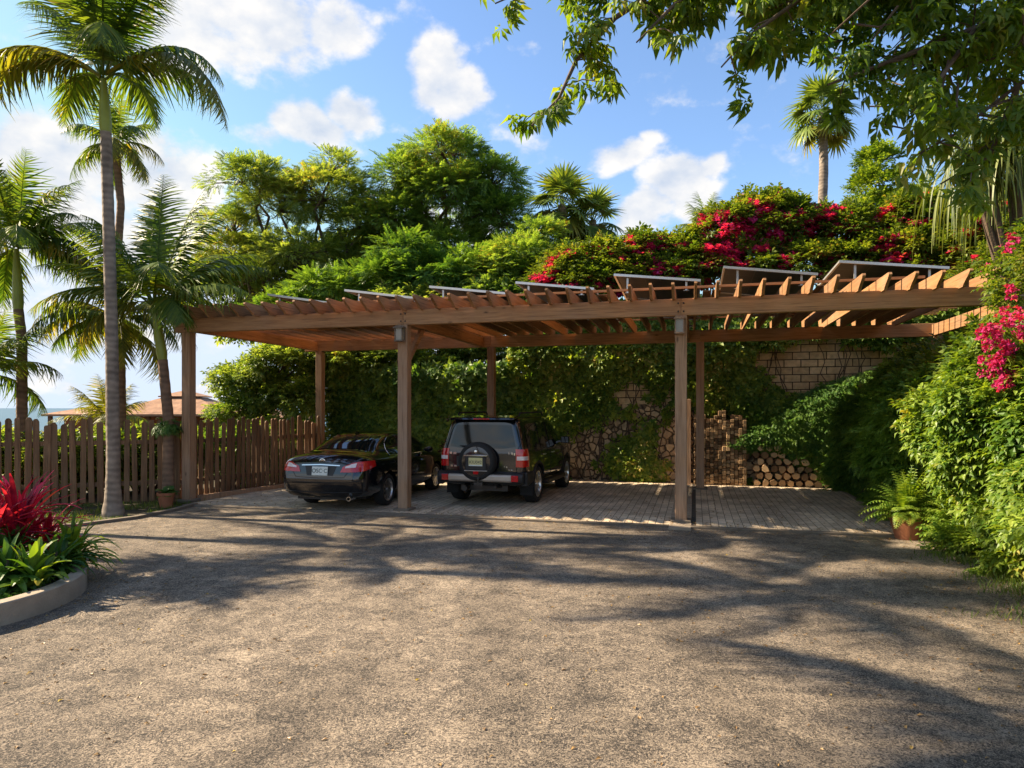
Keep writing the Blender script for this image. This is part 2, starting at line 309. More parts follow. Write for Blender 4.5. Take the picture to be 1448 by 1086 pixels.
def asphalt():
    m, nt, N, L, b = newmat('gravelly_asphalt'); tc = N.new('ShaderNodeTexCoord'); O = tc.outputs['Object']
    def nz(sc, det=6, dist=0, rg=.6):
        n = N.new('ShaderNodeTexNoise'); n.inputs['Scale'].default_value = sc; n.inputs['Detail'].default_value = det; n.inputs['Distortion'].default_value = dist; n.inputs['Roughness'].default_value = rg; L.new(O, n.inputs['Vector']); return n.outputs['Fac']
    fine = nz(24, 6, 3.4, .72); grit = nz(75, 3, 1.5); big = nz(.45, 5); mid = nz(3.2, 6, .8)
    vo = N.new('ShaderNodeTexVoronoi'); vo.inputs['Scale'].default_value = 60; L.new(O, vo.inputs['Vector'])
    r = N.new('ShaderNodeValToRGB'); e = r.color_ramp.elements; e[0].position = .33; e[0].color = (.036, .032, .028, 1); e[1].position = .66; e[1].color = (.60, .475, .345, 1)
    x = e.new(.48); x.color = (.165, .134, .104, 1)
    a = N.new('ShaderNodeMath'); a.operation = 'MULTIPLY_ADD'; L.new(grit, a.inputs[0]); a.inputs[1].default_value = .45; a.inputs[2].default_value = -.22
    a2 = N.new('ShaderNodeMath'); a2.operation = 'ADD'; L.new(a.outputs[0], a2.inputs[0]); L.new(fine, a2.inputs[1]); 
    a3 = N.new('ShaderNodeMath'); a3.operation = 'MULTIPLY_ADD'; L.new(mid, a3.inputs[0]); a3.inputs[1].default_value = .35; a3.inputs[2].default_value = -.175
    nw = N.new('ShaderNodeTexNoise'); nw.inputs['Scale'].default_value = 12; nw.inputs['Detail'].default_value = 2; L.new(O, nw.inputs['Vector'])
    wv = N.new('ShaderNodeVectorMath'); wv.operation = 'MULTIPLY_ADD'; wv.inputs[1].default_value = (.16, .16, 0); L.new(nw.outputs['Color'], wv.inputs[0]); L.new(O, wv.inputs[2])
    vc = N.new('ShaderNodeTexVoronoi'); vc.feature = 'DISTANCE_TO_EDGE'; vc.inputs['Scale'].default_value = 44; L.new(wv.outputs[0], vc.inputs['Vector'])
    vm = N.new('ShaderNodeMapRange'); vm.inputs['From Max'].default_value = .22; vm.inputs['To Min'].default_value = .10; vm.inputs['To Max'].default_value = -.05; L.new(vc.outputs['Distance'], vm.inputs['Value'])
    a5 = N.new('ShaderNodeMath'); a5.operation = 'ADD'; L.new(a2.outputs[0], a5.inputs[0]); L.new(vm.outputs[0], a5.inputs[1])
    a4 = N.new('ShaderNodeMath'); a4.operation = 'ADD'; L.new(a5.outputs[0], a4.inputs[0]); L.new(a3.outputs[0], a4.inputs[1]); L.new(a4.outputs[0], r.inputs[0])
    mr = N.new('ShaderNodeMapRange'); mr.inputs['From Min'].default_value = .3; mr.inputs['From Max'].default_value = .7; mr.inputs['To Min'].default_value = .78; mr.inputs['To Max'].default_value = 1.18; L.new(big, mr.inputs['Value'])
    # worn wheel tracks and old oil stains, running towards the bays
    mpt = N.new('ShaderNodeMapping'); mpt.inputs['Scale'].default_value = (1.1, .12, 1); mpt.inputs['Rotation'].default_value = (0, 0, R(12)); L.new(O, mpt.inputs['Vector'])
    nt_ = N.new('ShaderNodeTexNoise'); nt_.inputs['Scale'].default_value = 1.0; nt_.inputs['Detail'].default_value = 3; L.new(mpt.outputs[0], nt_.inputs['Vector'])
    m4 = N.new('ShaderNodeMapRange'); m4.inputs['From Min'].default_value = .42; m4.inputs['From Max'].default_value = .62; m4.inputs['To Min'].default_value = .80; m4.inputs['To Max'].default_value = 1.12; L.new(nt_.outputs['Fac'], m4.inputs['Value'])
    st = nz(1.6, 4, .5); m5 = N.new('ShaderNodeMapRange'); m5.inputs['From Min'].default_value = .66; m5.inputs['From Max'].default_value = .76; m5.inputs['To Min'].default_value = 1.0; m5.inputs['To Max'].default_value = .62; L.new(st, m5.inputs['Value'])
    q1 = N.new('ShaderNodeMath'); q1.operation = 'MULTIPLY'; L.new(mr.outputs[0], q1.inputs[0]); L.new(m4.outputs[0], q1.inputs[1])
    q2 = N.new('ShaderNodeMath'); q2.operation = 'MULTIPLY'; L.new(q1.outputs[0], q2.inputs[0]); L.new(m5.outputs[0], q2.inputs[1])
    sc = N.new('ShaderNodeVectorMath'); sc.operation = 'SCALE'; L.new(r.outputs[0], sc.inputs[0]); L.new(q2.outputs[0], sc.inputs['Scale'])
    L.new(sc.outputs[0], b.inputs['Base Color']); b.inputs['Roughness'].default_value = .8; b.inputs['Specular IOR Level'].default_value = .35
    bp = N.new('ShaderNodeBump'); bp.inputs['Strength'].default_value = 1.0; bp.inputs['Distance'].default_value = .035; L.new(a4.outputs[0], bp.inputs['Height']); L.new(bp.outputs[0], b.inputs['Normal']); return m
M['asphalt'] = asphalt()
def pavers():
    m, nt, N, L, b = newmat('clay_pavers'); tc = N.new('ShaderNodeTexCoord')
    mp = N.new('ShaderNodeMapping'); mp.inputs['Rotation'].default_value = (0, 0, R(90)); L.new(tc.outputs['Object'], mp.inputs['Vector'])
    br = N.new('ShaderNodeTexBrick'); br.inputs['Scale'].default_value = 1; br.inputs['Brick Width'].default_value = .27; br.inputs['Row Height'].default_value = .13; br.inputs['Mortar Size'].default_value = .006
    br.inputs['Mortar Smooth'].default_value = .2; br.inputs['Bias'].default_value = 0; br.inputs['Color1'].default_value = (.54, .43, .305, 1); br.inputs['Color2'].default_value = (.74, .60, .43, 1); br.inputs['Mortar'].default_value = (.13, .10, .075, 1)
    L.new(mp.outputs[0], br.inputs['Vector'])
    n = N.new('ShaderNodeTexNoise'); n.inputs['Scale'].default_value = 1.1; n.inputs['Detail'].default_value = 8; L.new(tc.outputs['Object'], n.inputs['Vector'])
    mr = N.new('ShaderNodeMapRange'); mr.inputs['From Min'].default_value = .35; mr.inputs['From Max'].default_value = .65; mr.inputs['To Min'].default_value = .62; mr.inputs['To Max'].default_value = 1.15; L.new(n.outputs['Fac'], mr.inputs['Value'])
    n3 = N.new('ShaderNodeTexNoise'); n3.inputs['Scale'].default_value = 18; n3.inputs['Detail'].default_value = 6; L.new(tc.outputs['Object'], n3.inputs['Vector'])
    m3 = N.new('ShaderNodeMath'); m3.operation = 'MULTIPLY_ADD'; L.new(n3.outputs['Fac'], m3.inputs[0]); m3.inputs[1].default_value = .5; m3.inputs[2].default_value = .75
    mm = N.new('ShaderNodeMath'); mm.operation = 'MULTIPLY'; L.new(mr.outputs[0], mm.inputs[0]); L.new(m3.outputs[0], mm.inputs[1])
    sc = N.new('ShaderNodeVectorMath'); sc.operation = 'SCALE'; L.new(br.outputs['Color'], sc.inputs[0]); L.new(mm.outputs[0], sc.inputs['Scale'])
    L.new(sc.outputs[0], b.inputs['Base Color']); b.inputs['Roughness'].default_value = .75
    iv = N.new('ShaderNodeMath'); iv.operation = 'MULTIPLY_ADD'; L.new(br.outputs['Fac'], iv.inputs[0]); iv.inputs[1].default_value = -1; L.new(n3.outputs['Fac'], iv.inputs[2])
    bp = N.new('ShaderNodeBump'); bp.inputs['Strength'].default_value = .6; bp.inputs['Distance'].default_value = .01; L.new(iv.outputs[0], bp.inputs['Height']); L.new(bp.outputs[0], b.inputs['Normal']); return m
M['pavers'] = pavers()
def stonewall(name, ashlar):
    m, nt, N, L, b = newmat(name); tc = N.new('ShaderNodeTexCoord')
    sx = N.new('ShaderNodeSeparateXYZ'); L.new(tc.outputs['Object'], sx.inputs[0]); cb = N.new('ShaderNodeCombineXYZ'); L.new(sx.outputs['X'], cb.inputs['X']); L.new(sx.outputs['Z'], cb.inputs['Y'])
    n = N.new('ShaderNodeTexNoise'); n.inputs['Scale'].default_value = 9; n.inputs['Detail'].default_value = 8; L.new(tc.outputs['Object'], n.inputs['Vector'])
    if ashlar:
        br = N.new('ShaderNodeTexBrick'); br.inputs['Scale'].default_value = 1; br.inputs['Brick Width'].default_value = .40; br.inputs['Row Height'].default_value = .19; br.inputs['Mortar Size'].default_value = .012; br.inputs['Mortar Smooth'].default_value = .3
        br.inputs['Color1'].default_value = (.44, .30, .15, 1); br.inputs['Color2'].default_value = (.70, .51, .28, 1); br.inputs['Mortar'].default_value = (.05, .035, .022, 1); L.new(cb.outputs[0], br.inputs['Vector'])
        col, hgt = br.outputs['Color'], br.outputs['Fac']; sgn = -1
    else:
        nd = N.new('ShaderNodeTexNoise'); nd.inputs['Scale'].default_value = 5; nd.inputs['Detail'].default_value = 4; L.new(cb.outputs[0], nd.inputs['Vector'])
        wd = N.new('ShaderNodeVectorMath'); wd.operation = 'MULTIPLY_ADD'; wd.inputs[1].default_value = (.16, .16, 0); L.new(nd.outputs['Color'], wd.inputs[0]); L.new(cb.outputs[0], wd.inputs[2])
        vo = N.new('ShaderNodeTexVoronoi'); vo.feature = 'DISTANCE_TO_EDGE'; vo.inputs['Scale'].default_value = 5.4; L.new(wd.outputs[0], vo.inputs['Vector'])
        vc = N.new('ShaderNodeTexVoronoi'); vc.inputs['Scale'].default_value = 5.4; L.new(wd.outputs[0], vc.inputs['Vector'])
        s1 = N.new('ShaderNodeSeparateXYZ'); L.new(vc.outputs['Color'], s1.inputs[0])
        r = N.new('ShaderNodeValToRGB'); e = r.color_ramp.elements; e[0].color = (.26, .17, .10, 1); e[1].color = (.60, .44, .26, 1); L.new(s1.outputs[0], r.inputs[0])
        mr = N.new('ShaderNodeMapRange'); mr.inputs['From Max'].default_value = .11; L.new(vo.outputs['Distance'], mr.inputs['Value'])
        mxx = N.new('ShaderNodeMix'); mxx.data_type = 'RGBA'; L.new(mr.outputs[0], mxx.inputs[0]); mxx.inputs[6].default_value = (.04, .03, .02, 1); L.new(r.outputs[0], mxx.inputs[7])
        col, hgt = mxx.outputs[2], mr.outputs[0]; sgn = 1
    m3 = N.new('ShaderNodeMath'); m3.operation = 'MULTIPLY_ADD'; L.new(n.outputs['Fac'], m3.inputs[0]); m3.inputs[1].default_value = 1.0; m3.inputs[2].default_value = .5
    sc = N.new('ShaderNodeVectorMath'); sc.operation = 'SCALE'; L.new(col, sc.inputs[0]); L.new(m3.outputs[0], sc.inputs['Scale']); L.new(sc.outputs[0], b.inputs['Base Color'])
    b.inputs['Roughness'].default_value = .9
    iv = N.new('ShaderNodeMath'); iv.operation = 'MULTIPLY_ADD'; L.new(hgt, iv.inputs[0]); iv.inputs[1].default_value = sgn*1.5; L.new(n.outputs['Fac'], iv.inputs[2])
    bp = N.new('ShaderNodeBump'); bp.inputs['Strength'].default_value = .9; bp.inputs['Distance'].default_value = .04; L.new(iv.outputs[0], bp.inputs['Height']); L.new(bp.outputs[0], b.inputs['Normal']); return m
M['ashlar'] = stonewall('cream_block_wall', True); M['rubble'] = stonewall('rubble_stone_wall', False)
def solarmat(name, back):
    m, nt, N, L, b = newmat(name); tc = N.new('ShaderNodeTexCoord')
    br = N.new('ShaderNodeTexBrick'); br.offset = 0; br.inputs['Scale'].default_value = 1; br.inputs['Brick Width'].default_value = .28 if not back else .56; br.inputs['Row Height'].default_value = .28 if not back else .6; br.inputs['Mortar Size'].default_value = .006
    c = ((.010, .016, .035), (.014, .02, .045), (.12, .12, .13)) if not back else ((.028, .032, .045), (.038, .042, .055), (.13, .13, .13))
    br.inputs['Color1'].default_value = (*c[0], 1); br.inputs['Color2'].default_value = (*c[1], 1); br.inputs['Mortar'].default_value = (*c[2], 1); L.new(tc.outputs['Object'], br.inputs['Vector']); L.new(br.outputs['Color'], b.inputs['Base Color'])
    b.inputs['Roughness'].default_value = .15 if not back else .5; return m
M['cells'] = solarmat('solar_cells', False); M['backsheet'] = solarmat('panel_backsheet', True)
def endgrain(name, c1, c2):
    m, nt, N, L, b = newmat(name); tc = N.new('ShaderNodeTexCoord'); oi = N.new('ShaderNodeObjectInfo')
    wv = N.new('ShaderNodeTexWave'); wv.wave_type = 'RINGS'; wv.rings_direction = 'Y'; wv.inputs['Scale'].default_value = 14; wv.inputs['Distortion'].default_value = 2; L.new(tc.outputs['Object'], wv.inputs['Vector'])
    r = N.new('ShaderNodeValToRGB'); e = r.color_ramp.elements; e[0].color = (*c1, 1); e[1].color = (*c2, 1); e[0].position = .0; e[1].position = 1.0
    x = e.new(.18); x.color = tuple(.5*a for a in c1)+(1,)
    L.new(oi.outputs['Random'], r.inputs[0]); m3 = N.new('ShaderNodeMath'); m3.operation = 'MULTIPLY_ADD'; L.new(wv.outputs['Fac'], m3.inputs[0]); m3.inputs[1].default_value = .35; m3.inputs[2].default_value = .8
    sc = N.new('ShaderNodeVectorMath'); sc.operation = 'SCALE'; L.new(r.outputs[0], sc.inputs[0]); L.new(m3.outputs[0], sc.inputs['Scale']); L.new(sc.outputs[0], b.inputs['Base Color']); b.inputs['Roughness'].default_value = .85; return m
M['endgrain'] = endgrain('cut_wood', (.25, .14, .06), (.78, .50, .25))
def seamat():
    m, nt, N, L, b = newmat('sea_water'); b.inputs['Base Color'].default_value = (.015, .085, .13, 1); b.inputs['Roughness'].default_value = .35
    tc = N.new('ShaderNodeTexCoord'); n = N.new('ShaderNodeTexNoise'); n.inputs['Scale'].default_value = .15; n.inputs['Detail'].default_value = 8; L.new(tc.outputs['Object'], n.inputs['Vector'])
    bp = N.new('ShaderNodeBump'); bp.inputs['Strength'].default_value = .6; bp.inputs['Distance'].default_value = .6; L.new(n.outputs['Fac'], bp.inputs['Height']); L.new(bp.outputs[0], b.inputs['Normal']); return m
M['sea'] = seamat()
def tilemat():
    m, nt, N, L, b = newmat('roof_shingles'); tc = N.new('ShaderNodeTexCoord'); n = N.new('ShaderNodeTexNoise'); n.inputs['Scale'].default_value = 2.5; n.inputs['Detail'].default_value = 8; L.new(tc.outputs['Object'], n.inputs['Vector'])
    wv = N.new('ShaderNodeTexWave'); wv.bands_direction = 'Z'; wv.inputs['Scale'].default_value = 4.5; wv.inputs['Distortion'].default_value = .8; L.new(tc.outputs['Object'], wv.inputs['Vector'])
    a = N.new('ShaderNodeMath'); a.operation = 'MULTIPLY_ADD'; L.new(wv.outputs['Fac'], a.inputs[0]); a.inputs[1].default_value = .3; L.new(n.outputs['Fac'], a.inputs[2])
    r = N.new('ShaderNodeValToRGB'); e = r.color_ramp.elements; e[0].position = .3; e[0].color = (.17, .085, .045, 1); e[1].position = .9; e[1].color = (.42, .23, .13, 1); L.new(a.outputs[0], r.inputs[0]); L.new(r.outputs[0], b.inputs['Base Color']); b.inputs['Roughness'].default_value = .85
    bp = N.new('ShaderNodeBump'); bp.inputs['Distance'].default_value = .05; L.new(a.outputs[0], bp.inputs['Height']); L.new(bp.outputs[0], b.inputs['Normal']); return m
M['tiles'] = tilemat()

# ---------------------------------------------------------------- foliage tools
def leaf(w_=.32, droop=.15, fold=.10, y0=0, L_=1.0):
    v = [(0, y0, 0), (-w_*.5*L_, y0+.48*L_, fold*L_*.5), (0, y0+L_, -droop*L_), (w_*.5*L_, y0+.48*L_, fold*L_*.5), (0, y0+.5*L_, -.02*L_)]
    return np.array(v, float), np.array([(0, 4, 2, 1), (0, 3, 2, 4)])
def tmerge(items):
    V = []; Q = []; b = 0
    for v, q in items: V.append(v); Q.append(q+b); b += len(v)
    return np.concatenate(V), np.concatenate(Q)
def trot(t, rz=0, rx=0, ry=0, off=(0, 0, 0), s=1.0):
    Mx = np.array((Matrix.Rotation(rz, 3, 'Z') @ Matrix.Rotation(rx, 3, 'X') @ Matrix.Rotation(ry, 3, 'Y')))
    return (t[0]*s)@Mx.T + np.array(off), t[1]
rr = random.Random(3)
def T_sprig(n=6, w_=.5, L_=.5):
    it = []
    for i in range(n):
        y = .12 + .75*i/n; sd = 1 if i % 2 else -1
        it.append(trot(leaf(w_, .25, .15), rz=sd*R(rr.uniform(35, 75)), rx=R(rr.uniform(-25, 15)), off=(0, y, 0), s=L_*rr.uniform(.8, 1.15)))
    it.append(trot(leaf(w_, .3, .15), off=(0, .85, 0), s=L_)); return tmerge(it)
def T_pinnate(n=7, w_=.34, L_=.34):
    it = []
    for i in range(n):
        y = .15+.8*i/n
        for sd in (-1, 1):
            it.append(trot(leaf(w_, .2, .1), rz=sd*R(68-30*i/n), rx=R(rr.uniform(-12, 6)), off=(0, y, -.18*(i/n)**2), s=L_*(1-.35*abs(i/n-.4))))
    return tmerge(it)
def T_palmate(n=6, w_=.42):
    it = []
    for i in range(n):
        a = -120+240*i/(n-1)
        it.append(trot(leaf(w_*.86, .40, .16, y0=.16), rz=R(a*.92+rr.uniform(-10, 10)), rx=R(rr.uniform(-40, -12)), off=(0, .15, 0), s=rr.uniform(.7, 1.0)*(1-.25*abs(a)/120)))
    return tmerge(it)
def T_clump(n=5, w_=.6):       # little rosette of leaves pointing about z
    it = []
    for i in range(n):
        it.append(trot(leaf(w_, .3, .1), rz=2*math.pi*i/n+rr.uniform(-.4, .4), rx=R(rr.uniform(5, 50)), s=rr.uniform(.7, 1.1)))
    return tmerge(it)
def scatter(T, pos, fwd, up, scale):
    """T template (verts, quads); instances baked into arrays"""
    pos = np.asarray(pos); M_ = len(pos)
    f = fwd/np.maximum(1e-6, np.linalg.norm(fwd, axis=1))[:, None]
    x = np.cross(f, up); x /= np.maximum(1e-6, np.linalg.norm(x, axis=1))[:, None]; z = np.cross(x, f)
    B = np.stack([x, f, z], 1)                        # M,3(axis),3
    V = np.einsum('nk,mkj->mnj', T[0], B)*np.asarray(scale)[:, None, None] + pos[:, None, :]
    nv = len(T[0]); Q = T[1][None]+(np.arange(M_)*nv)[:, None, None]
    return V.reshape(-1, 3), Q.reshape(-1, 4)
def join(parts):
    V = []; Q = []; b = 0
    for v, q in parts: V.append(v); Q.append(q+b); b += len(v)
    return np.concatenate(V), np.concatenate(Q)
def rnd(n, a=-1, b=1): return RNG.uniform(a, b, (n, 3))
def unit(n):
    v = RNG.normal(size=(n, 3)); return v/np.linalg.norm(v, axis=1)[:, None]
def fol(name, data, mat, parent=None):
    me = np_mesh(name, data[0], data[1], False); return link(name, me, mat, parent)
TS = [T_sprig() for _ in range(3)]; TP = [T_pinnate() for _ in range(2)]; TM = [T_palmate() for _ in range(4)]; TC = [T_clump() for _ in range(3)]
TBL = [T_clump(4, .9) for _ in range(2)]
def multi(Ts, pos, fwd, up, scale):
    k = RNG.integers(0, len(Ts), len(pos)); out = []
    for i, T in enumerate(Ts):
        s = k == i
        if s.any(): out.append(scatter(T, pos[s], fwd[s], up[s], np.asarray(scale)[s]))
    return join(out)
def crown(lobes, n_clusters, per, cr, Ts, size, grav=.25, outward=1.0, squash=1.0, keep=None):
    """lobes [(c, (rx,ry,rz))] local; returns foliage data and cluster centres"""
    A = np.array([l[1][0]*l[1][2] for l in lobes]); k = RNG.choice(len(lobes), n_clusters, p=A/A.sum())
    C = np.array([l[0] for l in lobes], float)[k]; Rr = np.array([l[1] for l in lobes], float)[k]
    d = unit(n_clusters); d[:, 2] = np.where(d[:, 2] < -.35, -d[:, 2], d[:, 2]); rad = RNG.uniform(.55, 1.0, n_clusters)**.7
    cc = C + d*Rr*rad[:, None]; ax = d
    if keep is not None:
        s = keep(cc); cc, ax = cc[s], ax[s]
    m = len(cc); pos = np.repeat(cc, per, 0); a = np.repeat(ax, per, 0)
    off = unit(m*per)*(RNG.uniform(0, 1, m*per)**.5)[:, None]*cr; off[:, 2] *= .5*squash
    pos = pos+off
    f = a*outward*.6 + off/cr*.9 + rnd(m*per)*.35; f[:, 2] -= grav
    up = np.tile([0, 0, 1.0], (m*per, 1)) + rnd(m*per)*.5
    return multi(Ts, pos, f, up, size*RNG.uniform(.7, 1.25, m*per)), cc, k[:m]
def limb(mb, a, b, r0, r1, n=5, wob=.08, segs=4):
    a = Vector(a); b = Vector(b); L_ = (b-a).length; pts = []
    for i in range(segs+1):
        t = i/segs; p = a.lerp(b, t); 
        if 0 < i < segs: p += Vector((rr.uniform(-1, 1), rr.uniform(-1, 1), rr.uniform(-.3, 1)))*wob*L_
        pts.append(p)
    mb.tube(pts, [r0+(r1-r0)*i/segs for i in range(segs+1)], n, cap=False); return pts
def tree(name, base, trunk_h, trunk_r, lobes, ncl, per, cr, Ts, size, mat, bark, label, cat='tree', group=None, grav=.25, twigs=1.0, keep=None):
    """lobes relative to base"""
    t = empty(name, base, 0, label, cat, group)
    mb = MB(); top = Vector((rr.uniform(-.2, .2), rr.uniform(-.2, .2), trunk_h))
    mb.tube([(0, 0, -.3), (0, 0, .1), top*.5+Vector((.08, 0, 0)), top], [trunk_r*1.5, trunk_r*1.1, trunk_r*.9, trunk_r*.75], 10)
    data, cc, k = crown(lobes, ncl, per, cr, Ts, size, grav, keep=keep)
    lb = MB(); ends = []
    for (c, r) in lobes:
        pts = limb(lb, top - Vector((0, 0, rr.uniform(0, .15)*trunk_h)), Vector(c), trunk_r*.5, trunk_r*.2, 7, .07, 5); ends.append(pts)
    C = [Vector(l[0]) for l in lobes]
    for i in range(0, len(cc), max(1, int(1/twigs))):
        c = Vector(cc[i]); j = min(range(len(C)), key=lambda q: (C[q]-c).length)
        s = min(ends[j], key=lambda q: (q-c).length)
        limb(lb, s, c, trunk_r*.12, .006, 4, .08, 3)
    mb.build('trunk', bark, t, smooth=True); lb.build('branches', bark, t, smooth=True)
    fol('foliage', data, mat, t); return t
# ================================================================ SETTING
V0, V1 = 12.2, 17.2            # front and back post lines
VE, VW = 11.8, 18.6            # paving edge, wall face
UR = 3.3                       # right edge of the paving
FA0, FA1, FB1 = Vector((-11.6, 12.75, 0)), Vector((-6.98, 14.75, 0)), Vector((-5.15, 18.3, 0))

def smooth(a, b, x):
    t = min(1, max(0, (x-a)/(b-a))); return t*t*(3-2*t)
PROF = [(3.62, -.05), (3.58, .35), (3.50, .8), (3.42, 1.3), (3.38, 1.9), (3.6, 2.45), (4.2, 2.85), (5.2, 3.15), (7.0, 4.0), (9.5, 5.2), (13, 6.0)]
def bank(s, v):                # right-hand bank profile, s in 0..len-1
    i = int(min(len(PROF)-2, max(0, math.floor(s)))); t = s-i
    u = PROF[i][0]*(1-t)+PROF[i+1][0]*t; z = PROF[i][1]*(1-t)+PROF[i+1][1]*t
    k = smooth(14.0, 17.5, v)
    u += k*.12*max(0, z) + .18*math.sin(v*1.7)+.12*math.sin(v*3.1+1)
    u += .42*math.exp(-((v-10.9)/1.1)**2)*max(0, 1-max(0, z)/1.5)
    z *= (1 + .06*math.sin(v*1.3+.5))
    return u, z
def ground_h(u, v):
    x, y = W(u, v).xy
    if u > 3.6 and v > 3:
        h = float(np.interp(u, [3.6, 4.3, 5.2, 7, 9.5, 13, 40], [-.02, 1.6, 2.5, 3.5, 4.7, 5.4, 6])) * smooth(3, 7, v)
        if v > VW+.3: h = max(h, 4.3)
        return h
    if v > VW+.3:
        return 4.1*smooth(-6.0, -3.8, u) + (-.4*smooth(-6, -9, -abs(u)) if 0 else 0) - (1 - smooth(-6, -3.8, u))*(.3 + 3.5*smooth(24, 60, v) + 12*smooth(60, 150, v))
    # beyond the fence, to the left
    n1 = Vector((-(FA1-FA0).y, (FA1-FA0).x, 0)).normalized(); d1 = (Vector((x, y, 0))-FA0).dot(n1)
    if y < 12.5: d1 = min(d1, -x-14)
    d = max(0, d1)
    return -.02 - 1.6*smooth(1.5, 16, d) - 16*smooth(32, 130, d)
us = np.unique(np.concatenate([np.arange(-60, 60, 3.), np.arange(-16, 14, .7), [3.35, 3.6], np.array([-8000, -2000, -600, -300, -200, -150, -120, -100, -80, 80, 120, 300, 1000])]))
vs_ = np.unique(np.concatenate([np.arange(-45, 80, 4.), np.arange(3, 30, .8), [VW+.25, VW+.32], np.array([-3000, -400, -80, 100, 120, 150, 200, 300, 500])]))
gv = [tuple(W(u, v, ground_h(u, v) + (noise.noise(Vector((u*.2, v*.2, 0)))*.4 if (v > VW+1 or u > 6 or u < -16) else 0))) for u in us for v in vs_]
nv_ = len(vs_); gq = [(i*nv_+j, (i+1)*nv_+j, (i+1)*nv_+j+1, i*nv_+j+1) for i in range(len(us)-1) for j in range(nv_-1)]
gme = np_mesh('ground', gv, gq, True); ground = link('ground', gme, M['soil_verge']); tag(ground, kind='structure')
sea = MB().box((-40000, 150, -13.2), (40000, 60000, -13)).build('sea', M['sea']); tag(sea, kind='structure')
# asphalt yard: one sheet; its left edge follows the verge kerb
kerb_pts = [Vector((-14, 10.2, 0)), Vector((-10.5, 10.6, 0)), Vector((-8.6, 11.0, 0)), Vector((-7.35, 11.5, 0)), Vector((-6.8, 12.3, 0)), Vector((-6.55, 13.2, 0)), Vector((-6.5, 14.0, 0))]
a_u = W(UR+.35, -20), W(UR+.45, 9.0), W(UR+.2, VE+.02), W(-10.1, VE+.02)
yard = [Vector((-14, -20, 0))] + [a_u[0], a_u[1], a_u[2], a_u[3]] + kerb_pts[::-1]
bm = bmesh.new(); f = bm.faces.new([bm.verts.new((p.x, p.y, .004)) for p in yard]); bmesh.ops.triangulate(bm, faces=[f]); bmesh.ops.recalc_face_normals(bm, faces=bm.faces)
me = bpy.data.meshes.new('asphalt_yard'); bm.to_mesh(me); bm.free(); tag(link('asphalt_yard', me, M['asphalt']), kind='structure')
M['asphalt_dark'] = simple('worn_dark_asphalt', (.07, .06, .05), .85, nscale=8, noise_amt=.25, bump=.6)
# paving
M['edge'] = simple('worn_kerb', (.17, .135, .10), .9, nscale=6, noise_amt=.25, bump=.5)
pav = empty('paving', W(0, 0), YAW); tag(pav, kind='structure')
uL = -10.05
MB().box((uL, VE, -.1), (-4.86, VW-.02, .035)).build('paved_bay', M['pavers'], pav)
MB().box((-4.70, VE, -.1), (-.42, VW-.02, .035)).build('paved_bay', M['pavers'], pav)
MB().box((.02, VE, -.1), (UR, VW-.02, .035)).build('paved_bay', M['pavers'], pav)
MB().box((-4.86, VE, -.1), (-4.70, VW-.02, .028)).build('paving_joint', M['concrete'], pav)
MB().box((-.42, VE-.32, -.1), (-.06, VW-.02, .038)).build('paving_joint', M['concrete'], pav)
MB().box((-.06, VE, -.1), (.02, VW-.02, .024)).build('paving_joint', M['asphalt_dark'], pav)
mb = MB(); mb.box((uL-.02, VE-.13, -.1), (-.42, VE, .040)); mb.box((-.06, VE-.13, -.1), (UR+.05, VE, .040)); mb.build('edge_kerb', M['edge'], pav, bevel=.006)
MB().box((UR, VE, -.1), (UR+.1, VW-.3, .05)).build('edge_kerb', M['concrete'], pav)
# verge kerb
kb = MB()
def ribbon(mb, pts, wd, h, z0=-.05):
    L_ = []; Rr = []
    for i, p in enumerate(pts):
        t = (pts[min(i+1, len(pts)-1)]-pts[max(i-1, 0)]).normalized(); n = Vector((-t.y, t.x, 0)); L_.append(p+n*wd/2); Rr.append(p-n*wd/2)
    for i in range(len(pts)-1):
        a, b, c, d = L_[i], L_[i+1], Rr[i+1], Rr[i]
        mb.add([Vector((q.x, q.y, z)) for z in (z0, h) for q in (a, b, c, d)], [(0, 1, 2, 3), (4, 5, 6, 7), (0, 1, 5, 4), (1, 2, 6, 5), (2, 3, 7, 6), (3, 0, 4, 7)])
ribbon(kb, kerb_pts, .12, .055); tag(kb.build('verge_kerb', M['edge']), kind='structure')
fk = MB(); fk.box((-.06, 0, -.05), (.06, 4.0, .12)); o = fk.build('fence_kerb', M['post']); d_ = (FB1-FA1); o.location = FA1+Vector((.22, .0, 0)); o.rotation_euler = (0, 0, math.atan2(-d_.x, d_.y)); tag(o, kind='structure')

# retaining wall
wl = empty('retaining_wall', W(0, VW), YAW, 'tall stone retaining wall overgrown with creeper behind the carport', 'wall')
MB().box((-10.6, 0, -.3), (-4.2, .4, 3.0)).build('rubble_stonework', M['rubble'], wl)
MB().box((-4.2, .002, -.3), (9.5, .4, 2.1)).build('rubble_stonework', M['rubble'], wl)
MB().box((-4.2, .03, 2.1), (9.5, .4, 4.85)).build('block_stonework', M['ashlar'], wl)

